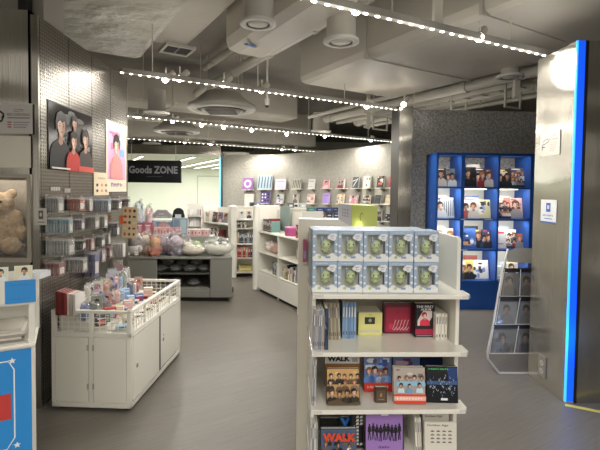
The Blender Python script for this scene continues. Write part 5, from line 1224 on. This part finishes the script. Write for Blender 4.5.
# gondola behind
_hb = [(px_, py_) for px_, py_ in ((299, 219), (338, 219.5), (352, 226.5), (378, 231.5), (378, 240))]; _hp = [atY(px_, py_, 2.338) for px_, py_ in _hb]
gx1 = atY(377, 225, 2.9).x; gz = atY(299, 219, 4.0).z
e = empty('gondola', (0, 0, 0)); gx0 = TX0+.002
m = MB(); m.box(gx0, gx1, YTB+.03, 4.0, .02, gz, M_CREAM); m.box(gx0+.02, gx1-.02, YTB+.03, 3.98, 0, .02, M_DKBASE); m.build('body', e, bevel=.006)
m = MB()
for y in (2.7, 3.15, 3.6): m.prism([(y, .55), (y+.3, .5), (y+.32, 1.32), (y+.05, 1.34)], (gx0-.012, gx0-.002), 'x', M_WHITE)
m.build('side_sheet', e)
MB().prism([(p_.x, p_.z) for p_ in _hp]+[(_hp[-1].x, .02), (_hp[0].x, .02)], (2.334, 2.352), 'y', M_CREAM).build('end_board', e)
MB().box(gx0-.004, gx1+.004, YTB+.03, 4.004, gz+.0005, gz+.012, M_WHITE).build('top', e, bevel=.003)
tag(e, 'long cream shelving unit running back behind the shelf tower', 'shelving unit')
p = atY(306.3, 262, 2.3); q_ = atY(306.3, 240, 2.3)
o = MB().box(-.017, 0, -.01, .033, 0, q_.z-p.z, P('#b7577f', .4)).build('pink_case', loc=(p.x, 2.3, p.z)); r = MB(); r.rect(-.0165, -.0005, .02, .06, -.0105, P('#a68fb8', .4)); r.build('print', o); q = MB(); q.box(-.02, .002, -.014, .0335, -.006, 0, M_WHITE); q.build('holder', o)
tag(o, 'pink case on a tiny holder at the left side of the cream shelving unit', 'case')
# lime / grey display box
pc = atY(351, 226, 2.95); pr = atY(377.3, 226, 2.8); plf = atY(338, 226, 3.35)
zt_ = atY(360, 205.3, 2.9).z
e = empty('promo_box', (0, 0, 0)); zb0 = gz+.013
Lm = noise_mat('lime_board', '#a3ae62', '#adb86c', 3, .45)
m = MB(); m.add([(pc.x, pc.y, zb0), (pr.x, pr.y, zb0), (pr.x, pr.y, zt_), (pc.x, pc.y, zt_), (pc.x+.02, pc.y+.3, zb0), (pr.x+.02, pr.y+.3, zb0), (pr.x+.02, pr.y+.3, zt_), (pc.x+.02, pc.y+.3, zt_)], [(0, 1, 2, 3), (1, 5, 6, 2), (5, 4, 7, 6), (3, 2, 6, 7), (0, 4, 5, 1)], Lm); m.build('lime_body', e)
g_ = P('#a5a3b0', .45)
m = MB(); m.add([(plf.x, plf.y, zb0), (pc.x, pc.y, zb0), (pc.x, pc.y, zt_), (plf.x, plf.y, zt_), (pc.x+.02, pc.y+.3, zb0), (pc.x+.02, pc.y+.3, zt_)], [(0, 1, 2, 3), (0, 4, 1), (3, 2, 5), (4, 0, 3, 5)], g_); gb = m.build('grey_side', e)
dd = (pc-plf); an = math.atan2(dd.y, dd.x); Lg = math.hypot(dd.x, dd.y)
m = MB(Matrix.Translation((plf.x, plf.y, zb0)) @ Matrix.Rotation(an, 4, 'Z')); hz = zt_-zb0
for i in range(3):
    for j in range(3): m.rect(Lg*(.35+.18*i), Lg*(.45+.18*i), hz*(.42+.14*j), hz*(.5+.14*j), -.002, P('#77757f', .5))
m.build('print', gb)
dd = (pr-pc); an = math.atan2(dd.y, dd.x); Lg = math.hypot(dd.x, dd.y)
m = MB(Matrix.Translation((pc.x, pc.y, zb0)) @ Matrix.Rotation(an, 4, 'Z')); pr_ = P('#5a6320', .5)
for i in range(8):
    a0, a1 = PI*(.15+.2*i), PI*(.15+.2*(i+1))
    if i < 6: m.poly([(Lg*.42+.016*math.cos(a0), hz*.5+.03*math.sin(a0)), (Lg*.42+.016*math.cos(a1), hz*.5+.03*math.sin(a1)), (Lg*.42+.011*math.cos(a1), hz*.5+.024*math.sin(a1)), (Lg*.42+.011*math.cos(a0), hz*.5+.024*math.sin(a0))], -.002, pr_)
m.build('emblem', e)
tag(e, 'lime green and grey display box on top of the cream shelving unit', 'display box')
l = bpy.data.lights.new('glow', 'POINT'); l.energy = .12; l.shadow_soft_size = .02; l.color = (1, .95, .55); lo = bpy.data.objects.new('glow_lamp', l); COL.objects.link(lo); lo.location = (pc.x+.03, pc.y-.06, zb0+.02)

# ten plush boxes on the top board
xs_ = [t(312.3+25.1*i, 260, 1.95).x for i in range(6)]
BW = xs_[1]-xs_[0]; zr = [zS[0]+.0015, 0]; BH = (t(370, 231, 1.93).z-zS[0])/2; BD = .11
PB = '#b4c6d8'
def plush_box():
    e = empty('toy_box'); w = BW*.985; h = BH*.99; c = P('#a3b8d0', .3)
    f = .012
    m = MB(); m.box(-w/2, w/2, BD-.002, BD, 0, h, c); m.box(-w/2, w/2, 0, BD, 0, .002, c); m.box(-w/2, w/2, 0, BD, h-.002, h, c); m.box(-w/2, -w/2+.002, 0, BD, 0, h, c); m.box(w/2-.002, w/2, 0, BD, 0, h, c)
    m.box(-w/2, -w*.36, -.001, .001, 0, h, c); m.box(w*.36, w/2, -.001, .001, 0, h, c); m.box(-w*.36, w*.36, -.001, .001, h*.87, h, c); m.box(-w*.36, w*.36, -.001, .001, 0, h*.17, c); m.box(-w*.4, w*.4, .05, .054, .01, h-.01, P('#d9dbce', .6)); m.build('carton', e)  # pale inner panel added behind the doll to brighten the unlit window
    m = MB(); wh = P('#e9ecee', .35)
    for (cx, cz, r_) in ((-.42, .1, .09), (-.3, .16, .11), (-.16, .1, .1), (0, .08, .09), (.14, .12, .1), (.28, .17, .12), (.41, .12, .09), (-.44, .3, .05), (.44, .33, .05)): m.ell(cx*w, cz*h, r_*w*1.12, r_*w*.95, -.0018-abs(cx)*.0004, wh)
    m.rect(-w/2, w/2, 0, h*.12, -.0024, wh)
    for (cx, cz, r_) in ((.26, .82, .12), (.36, .84, .1), (.31, .74, .11), (.18, .78, .1), (-.44, .8, .05), (.45, .55, .05), (-.45, .5, .05)): m.ell(cx*w, cz*h, r_*w, r_*w*.85, -.0022-.0003*cz, wh)
    m.glyphs(4, w*.28, h*.82, h*.07, -.0032, P('#6d86b4', .4), w*.18); m.glyphs(3, w*.28, h*.75, h*.06, -.0032, P('#6d86b4', .4), w*.12)
    m.glyphs(10, -w*.12, h*.935, h*.06, -.0022, P('#e8eef4', .4), w*.5); m.ell(-w*.22, h*.14, w*.07, h*.05, -.0034, P('#b9c98e', .4)); m.rect(w*.0, w*.2, h*.1, h*.17, -.0034, P('#8ea2c4', .4)); m.build('cloud_print', e)
    m = MB(); m.rect(-w*.36, w*.36, h*.17, h*.87, .0, M_ACRYL); m.build('window', e)
    g = P('#b4c68a', .85); g2 = P('#c6d6a0', .85)
    m = MB(); m.ball((.004, .026, h*.52), (w*.2, .018, h*.17), g2); m.ball((.004, .03, h*.33), (w*.13, .018, h*.11), g)
    for s_ in (-1, 1): m.ball((.004+s_*w*.15, .028, h*.65), (w*.05, .012, h*.055), g, 6, 8); m.ball((.004+s_*w*.14, .028, h*.36), (w*.05, .014, h*.05), g, 6, 8)
    m.ball((.004, .012, h*.49), (w*.09, .008, h*.05), P('#dde6b8', .8), 6, 8)
    for s_ in (-1, 1): m.ball((.004+s_*w*.09, .009, h*.54), (w*.024, .003, h*.028), M_BLACK, 5, 7)
    m.build('plush_doll', e)
    m = MB(); m.ball((-.014, .01, h*.7), (w*.05, .005, h*.11), P('#8fb4d8', .4), 6, 8); m.ball((.03, .03, h*.6), (.007, .006, .01), P('#5a6a4a', .6), 5, 7); m.build('charm', e)
    return e
pb0 = plush_box(); pk = kids(pb0)
for rrow in range(2):
    for i in range(5):
        o = pb0 if (rrow, i) == (0, 0) else copy_tree(pb0, pk)
        o.location = ((xs_[i]+xs_[i+1])/2, 1.935+random.uniform(-.002, .002), zS[0]+.002+(BH)*rrow); o.rotation_euler = (0, 0, random.uniform(-.012, .012))
        tag(o, f'pale blue window box with green plush doll, {["lower","upper"][rrow]} row, {ORD[i]} from the left', 'toy box', 'plush doll boxes on top of the shelf tower')
for k_ in pk:
    pass
# big pale blue rounded carton behind
m = MB(); x0, x1 = xs_[0]-.002, t(438.5, 260, 1.95).x; zz = zS[0]+.002; zt2 = t(400, 229.3, 2.06).z; rr = .04
pts = [(x0, zz), (x1+.006, zz), (x1+.006, zt2-rr)]+[(x1+.006-rr+rr*math.cos(a_*PI/12), zt2-rr+rr*math.sin(a_*PI/12)) for a_ in range(1, 6)]+[(x1+.006-rr, zt2), (x0, zt2)]
m.prism(pts, (2.055, 2.2), 'y', P('#a3b3c4', .3)); tag(m.build('carton_box', bevel=.002), 'large pale blue rounded carton behind the plush doll boxes', 'box')

# shelf goods helper
def spines(lst, where, grp, z, Yf):
    pass
def spine_row(px0, px1, n_, ztop_px, zi, Yf, cols, name, word, where, grp, lean=0, depth=.2, seed=0, hv=.02):
    rnd = random.Random(seed); x0 = t(px0, 330, Yf).x; x1 = t(px1, 330, Yf).x; st = (x1-x0)/n_
    h = t((px0+px1)/2, ztop_px, Yf).z-zS[zi]
    for i in range(n_):
        c, wd = cols[i % len(cols)]; tt = st*.86; hh = h*(1-rnd.uniform(0, hv))
        m = MB(); m.box(0, tt, 0, depth, 0, hh, P(c, .3)); m.box(.0007, tt-.0007, .003, depth+.001, hh-.001, hh+.0006, P('#e8e5dc', .8)); m.rect(tt*.3, tt*.7, hh*.6, hh*.88, -.0006, P('#f0eee8' if c < '#a' else '#6b6a70', .4)); m.rect(tt*.3, tt*.7, hh*.1, hh*.2, -.0006, P('#4a4a52', .4))
        o = m.build(name, loc=(x0+i*st, Yf+rnd.uniform(0, .006), zS[zi]+.001), rot=(0, lean*(1 if i < n_-1 else 1), 0))
        tag(o, f'{wd} {word}, {ORD[i]} from left in {where}', 'book', grp)
spine_row(313, 325, 7, 310, 1, 1.93, [('#8f97a0', 'grey'), ('#b9a9a6', 'greyish pink'), ('#a9acb0', 'light grey'), ('#8b94a2', 'blue grey')], 'album', 'thin album', 'the leftmost stack, second tower board', 'grey albums on the second board', .03, .16, 1, .04)
spine_row(325.5, 341, 8, 303, 1, 2.06, [('#a39a86', 'tan'), ('#b4ab96', 'sand'), ('#8f8776', 'brownish'), ('#c2baa6', 'cream')], 'album', 'album spine', 'the tan stack, second tower board', 'tan albums on the second board', -.05, .17, 2, .03)
spine_row(342.5, 356.5, 5, 303, 1, 2.08, [('#7f9dc4', 'blue'), ('#8ba8cb', 'soft blue'), ('#7090bb', 'deeper blue')], 'album', 'album spine', 'the blue stack, second tower board', 'blue albums on the second board', -.0, .16, 3, .01)
o = book('photobook', 'navy photo covered slim book at the right end of the grey stack', 'book', None, .018, t(327, 309, 1.93).z-zS[1], .14, '#3a4660', None, (t(326.5, 330, 1.93).x, 2.0, zS[1]+.001), (0, 0, 0), parts=True, extra=lambda r, w, h, k: patches(r, -w/2, w/2, h*.2, h*.7, k, ['#8fa4c4', '#1c2434', '#c9d4e0'], 6))
def tower_box(label, px0, px1, pyt, zi, Y, depth, c, fn, name='album', cat='album', rx=0, rz=0, gloss=.3, pyb=None):
    a = t(px0, 330, Y).x; b = t(px1, 330, Y).x; zb = zS[zi]+.0015
    h = t((px0+px1)/2, pyt, Y).z-zb; w = b-a
    return book(name, label, cat, None, w, h/math.cos(rx), depth, c, None, ((a+b)/2, Y+depth/2, zb+abs(math.sin(rx))*depth*.5), (rx, 0, rz), parts=True, gloss=gloss, extra=fn)
tower_box('pale yellow box with a small dark photo on the second board', 357.8, 382, 312.5, 1, 2.12, .13, '#dcd88c', lambda r, w, h, k: (r.rect(-w*.22, w*.2, h*.5, h*.8, k, P('#2e302c', .3)), r.ell(0, h*.66, w*.07, h*.08, k-.0006, P('#9aa08c', .4)), r.rect(-w*.42, w*.42, h*.14, h*.24, k, P('#c4c6b4', .4)), r.glyphs(4, 0, h*.9, h*.06, k, P('#7a7a50', .4), w*.12)), 'gift_box', 'box')
def f_red(r, w, h, k):
    r.rect(-w*.42, w*.42, h*.05, h*.86, k, P('#9e2340', .3)); patches(r, -w*.4, w*.4, h*.1, h*.8, k-.0004, ['#a82040', '#bf3050', '#9c1c3a'], 5)
    for i in range(5):
        x = -w*.2+i*w*.11; r.poly([(x, h*.12), (x+w*.012, h*.12), (x+w*.12, h*.45), (x+w*.1, h*.45)], k-.003, P('#e6c4cc', .4)); r.poly([(x+w*.05, h*.1), (x+w*.13, h*.2), (x+w*.13, h*.22), (x+w*.04, h*.12)], k-.0032, P('#e6c4cc', .4))
tower_box('crimson square album with pale scrawled lettering on the second board', 383.5, 412.5, 303.5, 1, 2.15, .04, '#5e1726', f_red, rx=-.04)
def f_first(r, w, h, k):
    r.text('THE FIRST', 0, h*.9, h*.1, k, P('#eef0f0', .4), w*.86, .015); r.text('ALBUM', w*.05, h*.82, h*.09, k, P('#eef0f0', .4), w*.5, .015)
    r.rect(-w*.36, w*.36, h*.34, h*.78, k, P('#e2d0d0', .3)); r.poly([(-w*.36, h*.78), (-w*.1, h*.78), (-w*.36, h*.5)], k-.0005, M_BLACK); r.poly([(w*.36, h*.34), (w*.36, h*.6), (w*.1, h*.34)], k-.0005, M_BLACK)
    person(r, 0, h*.34, h*.42, k-.0008, '#d6334e', '#b8283c', skin='#f0d2c2'); r.rect(-w*.46, w*.46, h*.08, h*.24, k, P('#b02048', .35)); r.rect(-w*.4, w*.4, h*.03, h*.06, k, P('#8a8a8e', .4))
tower_box('black and magenta album titled THE FIRST ALBUM on the second board', 414.5, 434.5, 303.5, 1, 2.1, .05, '#17171c', f_first)
spine_row(436, 447.5, 4, 314, 1, 2.06, [('#e6e3da', 'white'), ('#dcd8ce', 'off white')], 'booklet', 'booklet', 'the white stack, second tower board', 'white booklets on the second board', 0, .13, 9, .01)
# third board
spine_row(312.5, 316.5, 3, 360, 2, 1.94, [('#b7b7b9', 'pale grey'), ('#8f9196', 'grey'), ('#c9c9ca', 'silver')], 'album', 'thin album spine', 'the left stack, third tower board', 'grey albums on the third board', .02, .2, 12, .02)
def f_walk1(r, w, h, k):
    r.rect(-w*.5, w*.5, h*.74, h*.985, k, P('#f0f0ee', .35)); r.text('WALK', -w*.1, h*.89, h*.22, k-.0006, M_BLACK, w*.66, .05); r.rect(w*.28, w*.44, h*.79, h*.93, k-.0006, P('#b9b9bb', .4))
    r.rect(-w*.5, w*.5, h*.0, h*.74, k, P('#a3763e', .4))
tower_box('tan album with white WALK band standing at the back of the third board', 325.5, 360.5, 357, 2, 2.13, .03, '#5c3b22', f_walk1, rx=-.08)
def f_crowd1(r, w, h, k):
    r.rect(-w*.48, w*.48, h*.02, h*.98, k, P('#c9a268', .4)); patches(r, -w*.48, w*.48, h*.6, h*.96, k-.0004, ['#d8b880', '#b98f56', '#e0c896'], 5)
    crowd(r, -w*.46, w*.46, h*.36, h*.9, k-.002, 8, 2, ['#2a2622', '#6a5038', '#3b332c', '#8a7358']); crowd(r, -w*.4, w*.42, h*.02, h*.55, k-.012, 4, 1, ['#1d1c1d', '#2b2825', '#4a4238'])
    r.poly([(-w*.48, 0), (w*.5, 0), (w*.5, h*.1), (w*.1, h*.05), (-w*.2, h*.16), (-w*.48, h*.1)], k-.0175, P('#5c4a36', .3))
tower_box('gold toned photobook with nine members, front left of the third board', 327.5, 361, 371.5, 2, 1.945, .03, '#6b4c2c', f_crowd1, rx=-.16, rz=.02, gloss=.15)
def f_blue_red(r, w, h, k):
    r.rect(-w*.5, w*.5, h*.26, h, k, P('#6f86b8', .35)); patches(r, -w*.48, w*.48, h*.45, h*.97, k-.0005, ['#3f5fae', '#c9a6b4', '#dfe3ee', '#6a4a72', '#8fb0e0'], 14); crowd(r, -w*.4, w*.4, h*.24, h*.75, k-.006, 4, 1, ['#7fa8e0', '#c9d6ee', '#5a86cc'])
    r.rect(-w*.5, w*.5, 0, h*.25, k-.012, P('#d8402f', .35)); r.glyphs(9, 0, h*.13, h*.11, k-.0126, P('#f0dcd4', .4), w*.8)
tower_box('blue and red album behind the small brown box on the third board', 365, 392.5, 357, 2, 2.08, .03, '#b0483c', f_blue_red, rx=-.08)
tower_box('brown tiny box with an emblem in the middle of the third board', 376.3, 388.5, 388, 2, 1.96, .03, '#4a382c', lambda r, w, h, k: (r.rect(-w*.36, w*.36, h*.1, h*.8, k, P('#5e493a', .4)), r.ell(0, h*.5, w*.1, h*.12, k-.0005, P('#a08560', .4)), r.rect(-w*.25, w*.25, h*.2, h*.24, k-.0005, P('#a08560', .4))), 'small_box', 'box', rx=-.05)
def f_red2(r, w, h, k):
    r.rect(-w*.5, w*.5, h*.28, h, k, P('#b3aaa2', .25)); patches(r, -w*.48, w*.48, h*.5, h*.97, k-.0005, ['#cfc8c0', '#8f857e', '#ded8d0', '#7a6a64'], 8); crowd(r, -w*.44, w*.44, h*.3, h*.82, k-.004, 6, 2, ['#8fc0e0', '#c9e0ee', '#e8e4dc', '#6aa0cc'])
    r.rect(-w*.5, w*.5, 0, h*.27, k-.012, P('#d9432f', .3)); r.rect(-w*.5, w*.5, h*.09, h*.21, k-.0124, P('#eab8a8', .35)); r.glyphs(9, 0, h*.15, h*.1, k-.013, P('#fbeee8', .4), w*.84)
tower_box('white and grey group album with red lower band, right centre of the third board', 395.5, 427, 370.5, 2, 1.95, .035, '#c9c2b8', f_red2, rx=-.14, rz=-.03, gloss=.15)
tower_box('dim group album half hidden behind the red banded album on the third board', 394, 421, 357.5, 2, 2.12, .03, '#5a3a36', f_blue_red, rx=-.08)
def f_dark(r, w, h, k):
    r.rect(-w*.48, w*.48, h*.02, h*.98, k, P('#12161f', .15)); r.rect(-w*.48, w*.48, h*.5, h*.6, k-.0005, P('#3c5a8c', .3)); r.poly([(w*.15, h*.98), (w*.48, h*.98), (w*.48, h*.5), (w*.25, h*.5)], k-.0004, P('#233f78', .2))
    for i in range(60): r.poly([(x_ := random.uniform(-w*.4, w*.4), z_ := min(h*.85, max(h*.1, random.gauss(h*.42, h*.17)))), (x_+w*.02, z_), (x_+w*.03*random.choice([-1, 1]), z_+h*.06)], k-.001-.0001*i, P(random.choice(['#c9d4e4', '#8fa8d0', '#e8ecf2', '#6a7a94']), .3))
    r.glyphs(9, -w*.1, h*.93, h*.07, k-.004, P('#59d07a', .4), w*.66); r.rect(-w*.05, w*.16, h*.08, h*.14, k-.004, P('#e6e8ea', .4))
tower_box('black starry album with green title at the right of the third board', 428.5, 460, 369.5, 2, 1.95, .03, '#0c0e14', f_dark, rx=-.15, rz=-.05, gloss=.12)
tower_box('dark navy album behind the black starry one', 419.5, 446, 358.5, 2, 2.14, .03, '#141c38', lambda r, w, h, k: r.rect(-w*.4, w*.4, h*.1, h*.9, k, P('#1a2650', .3)), rx=-.08)
# fourth board
spine_row(312, 319.5, 4, 424, 3, 1.94, [('#c9c9c4', 'pale grey'), ('#8b8d8e', 'grey'), ('#dcdcd6', 'white'), ('#a7a8a6', 'silver grey')], 'album', 'album spine', 'the left stack, fourth tower board', 'grey albums on the fourth board', 0, .2, 14, .02)
tower_box('charcoal album at the back left of the fourth board', 321, 343, 419, 3, 2.2, .03, '#3c3c3a', lambda r, w, h, k: r.rect(-w*.4, w*.4, h*.6, h*.64, k, P('#55554f', .4)), rx=-.05)
def f_Y(r, w, h, k):
    b = P('#3f8be8', .3); r.poly([(-w*.5, h*.98), (-w*.2, h*.98), (0, h*.8), (w*.2, h*.98), (w*.5, h*.98), (w*.15, h*.7), (w*.15, 0), (-w*.15, 0), (-w*.15, h*.7)], k, b)
tower_box('bright blue Y shaped emblem album behind the red WALK album', 341.5, 352, 418, 3, 2.1, .02, '#2a3038', f_Y, rx=-.05)
def f_bw(r, w, h, k):
    for i in range(9):
        for j in range(3): r.poly([(-w*.45+j*w*.3, h*(.88-.1*i)), (-w*.2+j*w*.3, h*(.9-.1*i)), (-w*.24+j*w*.3, h*(.97-.1*i)), (-w*.4+j*w*.3, h*(.95-.1*i))], k-.0003*j, P(random.choice(['#e9e9e6', '#d2d2d0', '#2a2a2c']), .3))
tower_box('black and white graffiti lettered album behind the purple one', 353, 366, 415.5, 3, 2.04, .03, '#1a1a1c', f_bw, rx=-.05)
def f_walk2(r, w, h, k):
    r.rect(-w*.49, w*.49, h*.01, h*.99, k, P('#51617e', .3)); r.text('WALK', 0, h*.8, h*.34, k-.03, P('#d8492c', .3), w*.92, .05)
    crowd(r, -w*.45, w*.45, h*.3, h*.8, k-.003, 7, 2, ['#1c1d22', '#e2e0da', '#6a5a58']); crowd(r, -w*.42, w*.42, h*.02, h*.5, k-.012, 4, 1)
tower_box('blue album with red WALK title and crowd at the front of the fourth board', 322.5, 359, 432, 3, 1.945, .03, '#2c3444', f_walk2, rx=-.14)
def f_pur(r, w, h, k):
    r.rect(-w*.47, w*.47, h*.01, h*.99, k, P('#9b78bd', .35)); bk = '#1a1520'
    for i in range(9): person(r, -w*.38+w*.095*i, h*(.36+.02*math.sin(i*1.7)), h*.38, k-.001-.0004*i, bk, '#110e14', True, '#241c24')
    r.rect(-w*.08, w*.1, h*.93, h*.99, k-.001, P('#e9e6ea', .4)); r.glyphs(4, 0, h*.2, h*.08, k-.001, P('#3a2a4a', .4), w*.3)
tower_box('purple album with a row of black dancing silhouettes on the fourth board', 366.8, 406.5, 414.8, 3, 1.975, .035, '#221a2a', f_pur, rx=-.08)
spine_row(419, 425.5, 3, 418, 3, 1.99, [('#e4e0d8', 'white'), ('#d4d0c8', 'pale')], 'card_pack', 'card pack', 'the white stack, fourth tower board', 'slim white packs on the fourth board', -.06, .14, 17, .01)
def f_gold(r, w, h, k):
    r.text('Golden Age', -w*.08, h*.92, h*.075, k, P('#4f4a45', .4), w*.66, .01)
    for j in range(4):
        for i in range(4): r.rect(-w*.3+w*.18*i, -w*.19+w*.18*i, h*(.74-.1*j), h*(.765-.1*j), k, P('#5c5650', .4)); r.ell(-w*.25+w*.18*i, h*(.78-.1*j), w*.03, h*.008, k, P('#5c5650', .4), 8)
tower_box('rear white card pack titled Golden Age on the fourth board', 425, 452, 414.5, 3, 2.02, .012, '#d9d5cb', f_gold, 'card_pack', 'card pack', rx=-.06)
tower_box('front white card pack titled Golden Age at the right of the fourth board', 427.5, 460, 424.5, 3, 1.95, .014, '#dcd8ce', f_gold, 'card_pack', 'card pack', rx=-.1, rz=-.04)

# =================================================================== LIGHT
def area(loc, rot, sx_, sy_, en, col=(1, .93, .82)):
    l = bpy.data.lights.new('area', 'AREA'); l.shape = 'RECTANGLE'; l.size = sx_; l.size_y = sy_; l.energy = en; l.color = col
    o = bpy.data.objects.new('area_lamp', l); COL.objects.link(o); o.location = loc; o.rotation_euler = rot; return o
area((-5, 17, 2.55), (0, 0, 0), 6, 7, 620, (1, 1, .92))
area((0, -2.5, 3.4), (0, 0, 0), 6, 3, 160)
area((0, -5.5, 3.4), (0, 0, 0), 8, 1, 100)
l = bpy.data.lights.new('blue', 'POINT'); l.energy = 3; l.color = (.15, .4, 1); l.shadow_soft_size = .05; lo = bpy.data.objects.new('blue_lamp', l); COL.objects.link(lo); lo.location = (PX-.03, Y0-.12, .5)
w = bpy.data.worlds.new('world'); sc.world = w; w.use_nodes = True
w.node_tree.nodes['Background'].inputs[0].default_value = (.95, .9, .82, 1); w.node_tree.nodes['Background'].inputs[1].default_value = .75
sc.cycles.use_denoising = True
try: sc.cycles.denoiser = 'OPENIMAGEDENOISE'
except Exception: pass
sc.cycles.max_bounces = 8; sc.cycles.transparent_max_bounces = 16; sc.cycles.sample_clamp_indirect = 4; sc.cycles.caustics_reflective = False; sc.cycles.caustics_refractive = False
sc.view_settings.view_transform = 'Standard'
sc.view_settings.look = 'None'
sc.view_settings.exposure = 0.15

# unique label check
seen = {}
for o in COL.objects:
    if o.parent is None and 'label' in o: seen.setdefault(o['label'], []).append(o)
for k_, v_ in seen.items():
    if len(v_) > 1 and 'hanging_pack' not in v_[0].name: print('DUP', len(v_), k_)
    if not 4 <= len(k_.split()) <= 16: print('LEN', len(k_.split()), k_)
print('NLAB', len(seen))
from bpy_extras.object_utils import world_to_camera_view
bpy.context.view_layer.update()
